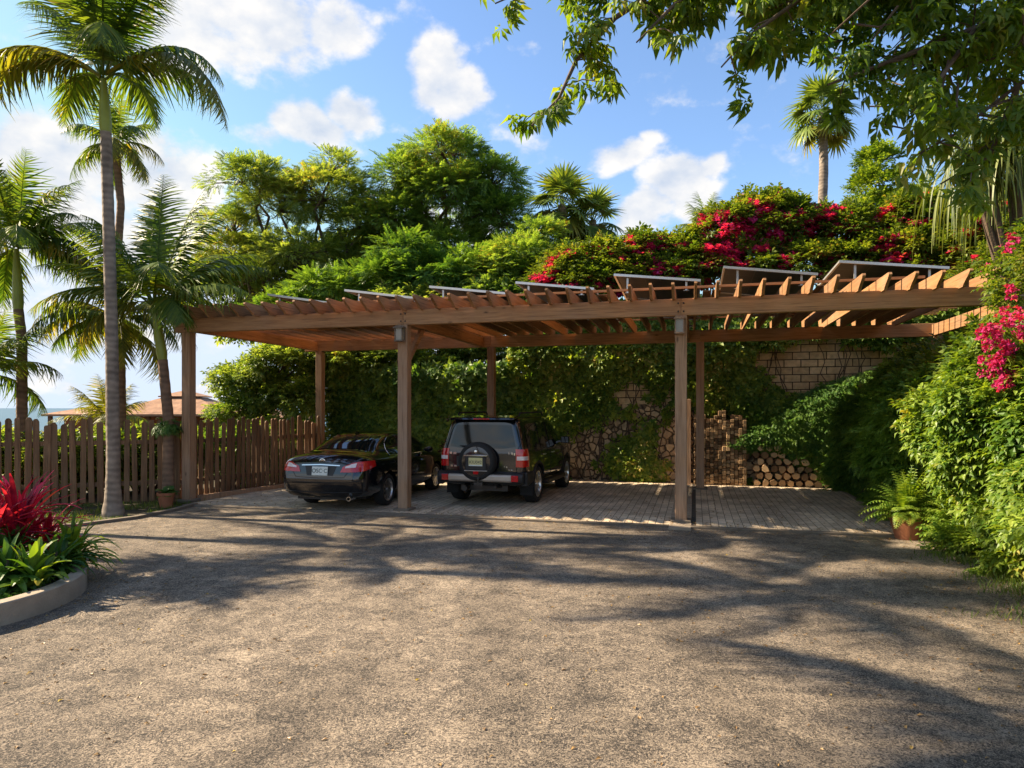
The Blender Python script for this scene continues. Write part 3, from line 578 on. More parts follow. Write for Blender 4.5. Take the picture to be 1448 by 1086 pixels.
# ================================================================ PERGOLA
pg = empty('pergola', W(0, 0), YAW, 'long redwood carport pergola with scalloped rafter tails over the parked cars', 'pergola')
fu = [u_at(267, V0), u_at(572, V0), u_at(963, V0), u_at(1437, V0)]
bu = [u_at(453, V1), u_at(695, V1), u_at(990, V1), u_at(1325, V1)]
ZB, ZT = 3.60, 3.89
for k, (u_, v_) in enumerate([(a, V0) for a in fu] + [(a, V1) for a in bu]):
    hw = .10 if v_ == V0 else .095
    MB().box((u_-hw, v_-hw, .0), (u_+hw, v_+hw, ZB-.003)).build('post', M['post'], pg, bevel=.008)
    MB().box((u_-.17, v_-.17, .0), (u_+.17, v_+.17, .075)).build('post_footing', M['edge'], pg, bevel=.01)
def seg(u0, u1, v, name='beam'):
    MB().box((u0, v-.07, ZB), (u1, v+.07, ZT)).build(name, M['beam_u'], pg, bevel=.006)
for v_, uu in ((V0, fu), (V1, bu)):
    seg(-10.66, uu[1], v_); seg(uu[1]+.004, uu[2], v_); seg(uu[2]+.004, 5.32, v_)
for u_ in (-10.3, fu[1]-.0, fu[2]+.05, 5.16):
    MB().box((u_-.055, V0+.074, ZB+.01), (u_+.055, V1-.074, ZT-.03)).build('cross_beam', M['beam_v'], pg, bevel=.006)
# knee braces at the two middle posts
for u_ in (fu[1], fu[2]):
    m = MB(); m.prism([(V0+.10, 2.95), (V0+.10, 2.8), (V0+.95, ZB+.0), (V0+.78, ZB+.0)], u_-.04, u_+.04, 'x'); m.build('knee_brace', M['beam_v'], pg, bevel=.004)
rz0, rz1 = ZT-.02, 4.10
NR = 42
ru = [u_at(p, 11.72) for p in (241, 260, 284, 306, 326, 350, 371, 394, 418, 441, 464, 487, 510, 534, 558, 582, 606, 631, 657, 683, 710, 738, 767, 796, 825, 853, 882, 913, 945, 977, 1009, 1041, 1075, 1108, 1142, 1179, 1216, 1254, 1291, 1331, 1371, 1413)]
ru = list(np.linspace(ru[0], ru[-1], NR)*.6 + np.array(ru)*.4)
tailprof = [(11.69, rz1), (11.67, rz1-.035), (11.70, rz1-.07), (11.77, rz1-.11), (11.86, rz1-.155), (11.93, rz1-.20), (11.96, rz0)]
rp = tailprof + [(V1+.30, rz0), (V1+.55, rz0+.10), (V1+.6, rz1)]
rmb = MB(); rmb.prism([(a-V0, b-4.0) for a, b in rp], -.024, .024, 'x')
r0 = rmb.build('rafter', M['beam_v'], pg, loc=(ru[0], V0, 4.0))
for u_ in ru[1:]:
    c = r0.copy(); COL.objects.link(c); c.parent = pg; c.location = (u_+rr.uniform(-.012, .012), V0+rr.uniform(-.015, .015), 4.0+rr.uniform(-.004, .004)); c.rotation_euler = (0, rr.uniform(-.02, .02), rr.uniform(-.006, .006))
# laths laid across the rafters at both ends, where there are no panels
for i in range(15):
    v_ = V0+.62+i*.32
    for a, b in ((-10.62, -8.7), (4.0, 5.3)):
        MB().box((a+rr.uniform(-.05, .05), v_-.022, rz1+.006), (b+rr.uniform(-.1, .1), v_+.022, rz1+.030)).build('lath', M['lath'], pg)
for v_ in (V0+.22, V1-.55):
    MB().box((-10.3, v_-.025, rz1+.006), (3.6, v_+.025, rz1+.046)).build('panel_rail', M['lath'], pg)
m = MB(); m.tube([(4.45, V0-.08, 3.80), (4.5, V0-.10, 3.68), (4.62, V0-.09, 3.66), (4.85, V0-.10, 3.72), (5.2, V0-.1, 3.84), (5.36, V0+.3, 3.7), (5.3, V0+1.2, 3.62), (5.2, V0+1.9, 3.7)], .008, 5); m.build('cable', M['cable'], pg, smooth=True)

# solar panels (own things)
tops = [((378, 415), (472, 428)), ((487, 409), (604, 422)), ((607, 404), (722, 414)), ((729, 398), (840, 407)), ((868, 387), (991, 395)), ((1023, 376), (1157, 386)), ((1187, 368), (1343, 377))]
wh = ['leftmost solar panel, set above the left end of the carport roof', 'second solar panel from the left, above the left carport post bay', 'third solar panel from the left, above the post with the first lantern', 'middle solar panel of the row of seven on the carport roof', 'third solar panel from the right, just left of the taller lantern post', 'second solar panel from the right, above the empty parking bay', 'rightmost solar panel, tilted highest on the carport roof']
VP0, VP1 = 12.78, 17.35
for i, (a, b) in enumerate(tops):
    def cn(p):
        u_ = u_at(p[0], VP0); d = W(u_, VP0).y; return Vector((u_, VP0, CH+(HY-p[1])/F*d))
    A, B = cn(a), cn(b); t = empty('solar_panel', W(A.x, VP0, rz1+.046), YAW, wh[i], 'solar panel', 'solar panels tilted on the carport roof')
    O = Vector((A.x, VP0, rz1+.046)); e1 = B-A; zb = rz1+.07
    drop = max(.05, B.z-zb-.01); A2 = Vector((A.x, VP1, A.z-drop)); B2 = A2+Vector((e1.x, 0, 0)); B2.z = zb
    # plane frame: x along the top edge, y down the slope
    ex = e1.normalized(); ey = (A2-A); ey = (ey-ex*ey.dot(ex)); ly = ey.length; ey.normalize(); ez = ex.cross(ey); lx = e1.length
    if True:
        Mx = Matrix.Translation(A-O) @ Matrix((ex, ey, ez)).transposed().to_4x4()
        # keep the far right corner above the rafters
        low = (Mx@Vector((lx, ly, 0))).z+O.z
        if low < rz1+.07: ly *= max(.4, ((Mx@Vector((lx, 0, 0))).z+O.z-rz1-.07)/max(.01, ((Mx@Vector((lx, 0, 0))).z+O.z-low)))
    fr = MB(); fw = .035
    fr.box((0, 0, -.04), (lx, fw, .004)); fr.box((0, ly-fw, -.04), (lx, ly, .004)); fr.box((0, fw, -.04), (fw, ly-fw, .004)); fr.box((lx-fw, fw, -.04), (lx, ly-fw, .004)); fr.box((fw, ly/2-.015, -.035), (lx-fw, ly/2+.015, -.012))
    f_ = fr.build('frame', M['alu'], t); f_.matrix_local = Mx
    MB().box((fw, fw, -.008), (lx-fw, ly-fw, 0)).build('cell_sheet', M['cells'], t).matrix_local = Mx
    MB().box((fw, fw, -.011), (lx-fw, ly-fw, -.0085)).build('backsheet', M['backsheet'], t).matrix_local = Mx
    for q in (.16, .84):
        top = Mx@Vector((lx*q, .10, -.04)); m = MB(); m.box((top.x-.018, top.y-.018, -.046+.05), (top.x+.018, top.y+.018, top.z)); m.box((top.x-.05, top.y-.03, .0), (top.x+.05, top.y+.03, .006)); m.build('support_leg', M['alu'], t)

# boards laid flat over the rafters in the gaps between the panels
edges = [(u_at(a[0], VP0), u_at(b[0], VP0)) for a, b in tops]
gaps = [(edges[i][1]+.03, edges[i+1][0]-.03) for i in range(6)]
for a, b in gaps:
    n = max(1, int(round((b-a)/.17)))
    for k in range(n):
        x = a+(b-a)*(k+.5)/n; hw = (b-a)/n/2-.006
        MB().box((x-hw, VP0+.25+rr.uniform(-.04, .04), rz1+.048), (x+hw, V1+.1+rr.uniform(-.05, .05), rz1+.066)).build('roof_board', M['beam_v'], pg)
# bolts on the beam and post joints
for u_ in fu:
    m = MB()
    for dx in (-.045, .045):
        for z in (ZB+.07, ZB+.21): m.lathe([(0, 0), (.016, 0), (.016, .010), (.010, .016), (0, .016)], 8, Matrix.Translation((u_+dx+.0, V0-.07, z)) @ Matrix.Rotation(R(90), 4, 'X'))
    m.build('bolt_set', M['iron'], pg)
# lanterns on two posts
for k, (u_, lab) in enumerate(((fu[1], 'small box lantern fixed high on the post between the two cars'), (fu[2], 'box lantern fixed high on the post left of the empty bay'))):
    t = empty('wall_lantern', W(u_-.02, V0-.10, 3.33), YAW, lab, 'lantern', 'lanterns on the carport posts'); 
    m = MB(); m.box((-.10, -.17, .19), (.10, 0, .215)); m.prism([(-.08, .215), (.08, .215), (.05, .24), (-.05, .24)], -.15, -.01, 'y'); m.box((-.085, -.155, -.06), (.085, -.005, -.035)); m.box((-.05, -.02, -.03), (.05, 0, .18))
    for x in (-.078, .064):
        for y in (-.148, -.024): m.box((x, y, -.035), (x+.014, y+.014, .19))
    m.build('housing', M['post'] if k else M['edge'], t); MB().box((-.062, -.132, -.034), (.062, -.026, .188)).build('glass', M['lampglass'], t)

# ================================================================ FENCE
fe = empty('picket_fence', FA1, 0, 'weathered brown picket fence with uneven board tops along the left edge', 'fence')
def fence_run(A, B, n, seed):
    q = random.Random(seed); d = (B-A); L_ = d.length; t = d.normalized(); ang = math.atan2(t.y, t.x)
    for i in range(n):
        s = L_*(i+.5)/n; wd = L_/n*q.uniform(.62, .80); h = 1.70+q.uniform(-.07, .06)+.03*math.sin(i*.7)
        p = A+t*s-FA1; c = wd/2
        m = MB(); m.prism([(-c, 0), (c, 0), (c, h-.06), (c*.55, h-.012), (0, h), (-c*.6, h-.01), (-c, h-.05)] if i % 3 else [(-c, 0), (c, 0), (c, h-.03), (c*.7, h), (-c*.7, h-.005), (-c, h-.035)], -.016, .016, 'y')
        m.build('picket', M['picket'], fe, bevel=.004, loc=(p.x, p.y, .04+q.uniform(-.02, .02)), rot=(q.uniform(-.02, .02), q.uniform(-.022, .022), ang+q.uniform(-.05, .05)))
    nrm = Vector((-t.y, t.x, 0))
    for z in (.42, 1.28):
        m = MB(); m.box((0, .02, z-.045), (L_, .065, z+.045)); o = m.build('rail', M['picket'], fe, loc=(A-FA1), rot=(0, 0, ang))
    for s in (.02, L_*.5, L_-.12):
        p = A+t*s-FA1+nrm*.12; m = MB(); m.box((-.05, -.05, 0), (.05, .05, 1.6)); m.build('fence_post', M['picket'], fe, loc=p, rot=(0, 0, ang))
fence_run(FA0, FA1, 32, 1); fence_run(FA1+Vector((.03, .06, 0)), FB1, 27, 2)

# ================================================================ FIREWOOD
def block_mesh(pts, L_, name):
    m = MB(); m.prism(pts, 0, L_, 'y'); me = bpy.data.meshes.new(name); me.from_pydata([tuple(x) for x in m.v], [], m.f)
    bm = bmesh.new(); bm.from_mesh(me); bmesh.ops.recalc_face_normals(bm, faces=bm.faces); bmesh.ops.bevel(bm, geom=bm.edges[:], offset=.006, segments=1, affect='EDGES'); bm.to_mesh(me); bm.free(); me.materials.append(M['endgrain']); return me
q = random.Random(11)
u0s = u_at(981, VW-.45); u1s = u_at(1056, VW-.45)
bw = .098; ncol = max(8, int(round((u1s-u0s)/bw))); bw = (u1s-u0s)/ncol
shapes = {}
for c in range(ncol):
    z = .04; x = u0s+c*bw; topz = 1.84 - (.10 if c in (3, 4, 8) else 0) - (.10 if c == ncol-1 else 0) + (.12 if c in (6, 7) else 0)
    while z < topz-.03:
        h = q.choice([.05, .07, .09, .09, .11, .14]); h = min(h, topz-z)
        if h < .03: break
        key = round(h, 2)
        if key not in shapes:
            w2 = (bw-.012)/2; shapes[key] = block_mesh([(-w2, 0), (w2, 0), (w2, key-.011), (-w2, key-.011)], .34, 'timber_offcut')
        o = link('timber_offcut', shapes[key]); p = W(x+bw/2, VW-.44+q.uniform(-.035, .025), z); o.location = p; o.rotation_euler = (0, q.uniform(-.02, .02), YAW+q.uniform(-.03, .03))
        tag(o, 'squared timber offcut stacked end-on in the tall neat woodpile against the wall', 'timber', 'squared offcuts in the neat woodpile')
        z += key
logm = []
for k in range(7):
    n = q.choice([6, 7, 8, 9]); pts = [((1+q.uniform(-.22, .16))*math.cos(2*math.pi*i/n+q.uniform(-.2, .2)), (1+q.uniform(-.14, .14))*math.sin(2*math.pi*i/n)) for i in range(n)]
    if k in (2, 5): pts = [(1.0, -.6), (.95, .1), (.5, .75), (-.1, .95), (-.7, .6), (-.95, -.5), (0, -.75)]
    logm.append(block_mesh([(a*.11, b*.11) for a, b in pts], .34, 'split_log'))
ul0, ul1 = u_at(1064, VW-.45), u_at(1212, VW-.45)
row = 0; z = .12
while z < 1.3:
    x = ul0+.1+(row % 2)*.1
    while x < ul1:
        t = (x-ul0)/(ul1-ul0); topz = 1.20-.45*max(0, t-.35)+.08*math.sin(9*t)
        if z < topz:
            o = link('split_log', q.choice(logm)); o.location = W(x+q.uniform(-.015, .015), VW-.42+q.uniform(-.07, .05), z+q.uniform(-.012, .012)); s = q.uniform(.82, 1.02); o.scale = (s, 1, s); o.rotation_euler = (0, q.uniform(0, 6.28), YAW+q.uniform(-.08, .08)) ; o.rotation_mode = 'XYZ'
            o.scale = (s*q.uniform(.8, 1.05), q.uniform(.7, 1.0), s*q.uniform(.8, 1.05)); tag(o, 'round split log lying end-on in the low log pile beside the neat stack', 'log', 'logs in the low pile against the wall')
        x += .205
    z += .178; row += 1
# upright old beam leaning beside the stack
t = MB(); t.box((-.09, -.05, 0), (.09, .05, 2.2)); o = t.build('timber_plank', M['post'], None, bevel=.006); o.location = W(u0s-.16, VW-.5, .03); o.rotation_euler = (R(-3), 0, YAW); tag(o, 'upright old plank standing at the left end of the neat woodpile', 'plank')

# ================================================================ PLANTER BED
PC = Vector((-6.1, 6.85, 0)); PR = 1.56
pt = empty('planter_bed', PC, 0, 'curved concrete kerb planting bed filled with soil at lower left', 'planter')
n = 64; m = MB()
m.lathe([(PR-.15, -.02), (PR-.15, .205), (PR-.14, .215), (PR-.01, .215), (PR, .205), (PR, -.02)], n, closed=True); m.build('kerb', M['concrete'], pt, smooth=True)
m = MB(); m.lathe([(0, .17), (PR*.5, .17), (PR-.14, .13)], 40); m.build('soil', M['soil'], pt, smooth=True)

# ================================================================ PAVILIONS beyond the fence
def pavilion(name, c, hw, hd, eave, apex, lab, cap=True):
    t = empty(name, c, R(6), lab, 'pavilion'); gz = c.z
    def hip(m, w1, d1, z1, w2, d2, z2, th=.12):
        a = [(-w1, -d1), (w1, -d1), (w1, d1), (-w1, d1)]; b = [(-w2, -d2), (w2, -d2), (w2, d2), (-w2, d2)]
        m.add([(x, y, z1) for x, y in a]+[(x, y, z1+th) for x, y in a]+[(x, y, z2) for x, y in b], [(0, 3, 2, 1)]+[(i, (i+1) % 4, 4+(i+1) % 4, 4+i) for i in range(4)]+[(4+i, 4+(i+1) % 4, 8+(i+1) % 4, 8+i) for i in range(4)]+[(8, 9, 10, 11)])
    m = MB(); e = eave-gz; a = apex-gz; k = e+(a-e)*.72
    hip(m, hw, hd, e, hw*.28, hd*.28, k)
    hip(m, hw*.34, hd*.34, k+.02, .12, .12, a, .06) if cap else None
    m.build('roof', M['tiles'], t)
    for x in (-.85, -.3, .3, .85):
        for y in (-.85, .85):
            m = MB(); m.box((x*hw-.1, y*hd-.1, -3), (x*hw+.1, y*hd+.1, e+.02)); m.build('column', M['bark_red'], t)
    MB().box((-hw*.8, -hd*.2, -2), (hw*.8, hd*.75, e-.05)).build('wall', M['terracotta'], t)
pavilion('pavilion', P(263, 590, 40).xy.to_3d()+Vector((0, 0, -1.6)), 3.35, 3.2, 1.55, 3.02, 'orange hip-roofed pavilion with a small raised cap beyond the fence')
pavilion('pavilion', P(142, 590, 44).xy.to_3d()+Vector((0, 0, -1.6)), 2.5, 2.0, 1.50, 2.25, 'low grey-brown flat-hipped pavilion roof left of the orange one', False)
pavilion('pavilion', P(362, 590, 44).xy.to_3d()+Vector((0, 0, -1.6)), 2.2, 2.0, 1.3, 2.4, 'small orange pavilion roof partly behind the tree at the right', False)

# ================================================================ POTS
def pot(name, loc, r, h, lab, mat=None):
    t = empty(name, loc, 0, lab, 'plant pot'); m = MB(); m.lathe([(0, 0), (r*.66, 0), (r*.92, h*.8), (r*1.02, h*.82), (r*1.04, h), (r*.93, h), (r*.9, h*.86), (0, h*.86)], 28); m.build('pot', mat or M['terracotta'], t, smooth=True)
    m = MB(); m.lathe([(0, h*.9), (r*.88, h*.88)], 20); m.build('soil', M['soil'], t); return t
def fronds_arch(n, L_, w_, seg=7, up=.9, droop=1.3, nl=11, seed=0, lw=.035):
    """arching fern fronds from the origin: each a rachis with paired leaflets"""
    q = random.Random(seed); parts = []
    for i in range(n):
        az = q.uniform(0, 6.283); el = q.uniform(.25, 1.35)*up; L1 = L_*q.uniform(.65, 1.1); p = Vector((0, 0, 0)); d = Vector((math.cos(az)*math.cos(el), math.sin(az)*math.cos(el), math.sin(el)))
        pts = []; T = []
        for k in range(nl):
            pts.append(p.copy()); T.append(d.copy()); p = p+d*(L1/nl); d = (d+Vector((0, 0, -droop/nl*(k/nl+.3)*2))).normalized()
        P_ = np.array(pts); T_ = np.array(T); side = np.cross(T_, [0, 0, 1.]); side /= np.linalg.norm(side, axis=1)[:, None]+1e-6; up_ = np.cross(side, T_)
        for sg in (-1, 1):
            f = side*sg+T_*.5-np.array([0, 0, .15]); s = w_*np.sin(np.linspace(.5, 3.0, nl))+.02
            parts.append(scatter(leaf(.32, .15, .05), P_, f, up_+rnd(nl)*.2, s))
        x = side*lw*.15; V = np.concatenate([P_-x, P_+x]); Q = np.array([(k, k+1, nl+k+1, nl+k) for k in range(nl-1)]); parts.append((V, Q))
    return join(parts)
t = pot('potted_fern', Vector(((1284-HX)/F*10.45, 10.45, .0)), .27, .36, 'large terracotta pot with an arching bright green fern by the paving corner')
f_ = fol('foliage', fronds_arch(130, .78, .10, up=1.15, droop=1.2, nl=16, seed=4), G['hedge'], t); f_.location = (0, 0, .32)
t = pot('potted_plant', Vector(((235-HX)/F*13.75, 13.75, .0)), .17, .30, 'small terracotta pot with a low plant at the foot of the fence')
f_ = fol('foliage', fronds_arch(16, .28, .10, seed=5), G['green'], t); f_.location = (0, 0, .26)
t = empty('hanging_basket', Vector(((237-HX)/F*14.3, 14.3, 1.55)), 0, 'basket of drooping green fern hung on the fence top left of the corner post', 'hanging plant')
m = MB(); m.lathe([(0, -.12), (.1, -.1), (.17, .02), (.16, .03), (.09, -.06), (0, -.07)], 18); m.build('basket', M['iron'], t, smooth=True)
m = MB(); m.tube([(0, .0, .02), (0, .14, .12), (0, .22, .1)], .008, 5); m.build('hook', M['iron'], t)
fol('foliage', fronds_arch(70, .42, .09, up=1.0, droop=2.2, seed=6), G['green'], t)
# ================================================================ CARS
def catmull_eval(V, Q, levels=2):
    me = bpy.data.meshes.new('tmp'); me.from_pydata([tuple(v) for v in V], [], [tuple(q) for q in Q])
    bm = bmesh.new(); bm.from_mesh(me); bmesh.ops.remove_doubles(bm, verts=bm.verts, dist=1e-4); bmesh.ops.recalc_face_normals(bm, faces=bm.faces); bm.to_mesh(me); bm.free()
    o = bpy.data.objects.new('tmp', me); COL.objects.link(o); return o
def car_body(stations, wheels, wr, ww, shear, inset=.86):
    """stations: list of (y, half-profile [(x,z)...] bottom to top). wheels: y of axles. Returns evaluated mesh with arches cut."""
    rings = []
    first = stations[0]; last = stations[-1]
    def ring(y, prof, sx=1.0): return [(x*sx, y+shear(y, z), z) for x, z in prof]
    seq = [ring(first[0], first[1], 0.0), ring(first[0], first[1], .5), ring(first[0], first[1], .93)] + [ring(y, p) for y, p in stations] + [ring(last[0], last[1], .93), ring(last[0], last[1], .5), ring(last[0], last[1], 0.0)]
    V = []; Q = []
    n = len(first[1])
    for r_ in seq:
        V += [(-x, y, z) for x, y, z in r_[::-1]] + [(x, y, z) for x, y, z in r_]
    w_ = 2*n
    for i in range(len(seq)-1):
        for j in range(w_):
            a = i*w_+j; b = i*w_+(j+1) % w_
            Q.append((a, b, b+w_, a+w_))
    me = bpy.data.meshes.new('b'); 
    bm = bmesh.new(); vv = [bm.verts.new(p) for p in V]
    bm.verts.ensure_lookup_table()
    bmesh_faces = set()
    for q_ in Q:
        try: bm.faces.new([vv[k] for k in q_])
        except ValueError: pass
    bmesh.ops.remove_doubles(bm, verts=bm.verts, dist=1e-4)
    bmesh.ops.dissolve_degenerate(bm, edges=bm.edges, dist=1e-5)
    bmesh.ops.recalc_face_normals(bm, faces=bm.faces); bm.to_mesh(me); bm.free()
    o = bpy.data.objects.new('tmpbody', me); COL.objects.link(o)
    sb = o.modifiers.new('s', 'SUBSURF'); sb.levels = 3; sb.render_levels = 3
    cm = MB()
    for yw in wheels:
        for s in (-1, 1):
            Mx = Matrix.Translation((s*(ww+.18), yw, wr)) @ Matrix.Rotation(R(90), 4, 'Y')
            cm.lathe([(0, -.42), (wr*1.17, -.42), (wr*1.17, .42), (0, .42)], 40, Mx)
    cut = cm.build('cut', M['black_plastic'])
    bo = o.modifiers.new('b', 'BOOLEAN'); bo.object = cut; bo.operation = 'DIFFERENCE'; bo.solver = 'EXACT'
    dg = bpy.context.evaluated_depsgraph_get(); ev = o.evaluated_get(dg); out = bpy.data.meshes.new_from_object(ev)
    bpy.data.objects.remove(o); bpy.data.objects.remove(cut)
    out.materials.clear(); out.polygons.foreach_set('use_smooth', [True]*len(out.polygons))
    try: out.set_sharp_from_angle(angle=R(38))
    except Exception: pass
    return out
def proj_patch(bvh, top, bot, direction, off=.004, nu=14, nv=6, plane='side', start=3.0):
    """top / bot polylines in plane coords; side: (y,z) seen along x; rear: (x,z) seen along y. direction = ray direction vector"""
    def resample(pl, n):
        pl = [Vector(p) for p in pl]; L_ = [0]
        for a, b in zip(pl, pl[1:]): L_.append(L_[-1]+(b-a).length)
        out = []
        for i in range(n+1):
            s = L_[-1]*i/n; k = 0
            while k < len(L_)-2 and L_[k+1] < s: k += 1
            t = (s-L_[k])/max(1e-9, L_[k+1]-L_[k]); out.append(pl[k].lerp(pl[k+1], t))
        return out
    T_, B_ = resample(top, nu), resample(bot, nu); d = Vector(direction).normalized(); vs = []; m = MB()
    for i in range(nu+1):
        for j in range(nv+1):
            p = T_[i].lerp(B_[i], j/nv)
            o = Vector((-d.x*start, p[0], p[1])) if plane == 'side' else Vector((p[0], -d.y*start, p[1]))
            if plane == 'side': o = Vector((0, p[0], p[1])) - d*start
            else: o = Vector((p[0], 0, p[1])) - d*start
            hit, nrm, _, _ = bvh.ray_cast(o, d)
            if hit is None: hit = (vs[-1][0] if vs else o+d*start); nrm = -d; vs.append((hit, nrm, False)); continue
            if nrm.dot(d) > 0: nrm = -nrm
            vs.append((hit+nrm*off, nrm, True))
    m.add([v[0] for v in vs], [(i*(nv+1)+j, (i+1)*(nv+1)+j, (i+1)*(nv+1)+j+1, i*(nv+1)+j+1) for i in range(nu) for j in range(nv)])
    return m
def seam(bvh, pts, direction, plane, r=.004, off=.001):
    out = []
    pl = [Vector(p) for p in pts]; dense = []
    for a, b in zip(pl, pl[1:]):
        n = max(2, int((b-a).length/.06))
        dense += [a.lerp(b, i/n) for i in range(n)]
    dense.append(pl[-1]); d = Vector(direction).normalized()
    for p in dense:
        o = (Vector((0, p[0], p[1])) if plane == 'side' else Vector((p[0], 0, p[1]))) - d*3
        h, nrm, _, _ = bvh.ray_cast(o, d)
        if h is not None: out.append(h-d*off)
    return out
def wheel(parent, x, y, r, wd, spokes, lab=None):
    """wheel with tyre and rim; local axis x outward = sign"""
    s = 1 if x > 0 else -1
    wv = empty('wheel', (x, y, r)); wv.parent = parent; wv.rotation_euler = (0, R(90)*s, 0)   # local z -> outward
    m = MB(); ri = r*.70
    m.lathe([(ri, -wd/2+.01), (r*.93, -wd/2), (r*.985, -wd/2+.025), (r, 0), (r*.985, wd/2-.025), (r*.93, wd/2), (ri, wd/2-.012), (ri-.01, wd/2-.03), (ri-.01, -wd/2+.03)], 40, closed=True); m.build('tyre', M['tyre'], wv, smooth=True)
    m = MB(); m.lathe([(ri, wd/2-.010), (ri-.018, wd/2-.012), (ri-.03, wd/2-.035), (ri-.035, -wd/2+.03), (ri, -wd/2+.03)], 36, closed=True)
    zf = wd/2-.028
    for k in range(spokes):
        a = 2*math.pi*k/spokes
        for da in ((-.10, .10) if spokes < 8 else (0,)):
            c, s_ = math.cos(a), math.sin(a); hw = .022 if spokes < 8 else .018
            p0 = Vector((c*.045, s_*.045, zf+.004)); a2 = a+da; p1 = Vector((math.cos(a2)*(ri-.02), math.sin(a2)*(ri-.02), zf)); t_ = (p1-p0).normalized(); n_ = Vector((-t_.y, t_.x, 0))
            b = [p0-n_*hw*1.1, p1-n_*hw*.8, p1+n_*hw*.8, p0+n_*hw*1.1]
            m.add([q_ + Vector((0, 0, -.03)) for q_ in b]+[q_ for q_ in b], [(0, 3, 2, 1), (4, 5, 6, 7), (0, 1, 5, 4), (1, 2, 6, 5), (2, 3, 7, 6), (3, 0, 4, 7)])
    m.lathe([(0, zf+.012), (.05, zf+.008), (.062, zf-.03), (0, zf-.03)], 18); m.build('rim', M['alloy'], wv, smooth=True)
    m = MB(); m.lathe([(0, zf-.06), (ri-.04, zf-.06)], 24); m.build('brake_disc', M['iron'], wv)
    return wv
def text(name, s, size, mat, parent, Mx, thick=.002):
    c = bpy.data.curves.new('t', 'FONT'); c.body = s; c.size = size; c.align_x = 'CENTER'; c.align_y = 'CENTER'; c.extrude = thick
    o = bpy.data.objects.new('t', c); COL.objects.link(o); dg = bpy.context.evaluated_depsgraph_get(); me = bpy.data.meshes.new_from_object(o.evaluated_get(dg)); bpy.data.objects.remove(o)
    o = link(name, me, mat, parent); o.matrix_local = Mx; return o
REAR = Matrix.Rotation(R(90), 4, 'X')          # text facing -y

def patch(root, bvh, name, mat, top, bot, direction, plane, mirror=False, thick=.0, **k):
    m = proj_patch(bvh, top, bot, direction, plane=plane, **k); o = m.build(name, mat, root, smooth=True)
    if mirror:
        c = o.copy(); COL.objects.link(c); c.parent = root; c.data = o.data.copy(); c.data.transform(Matrix.Scale(-1, 4, (1, 0, 0))); c.data.flip_normals()
    return o

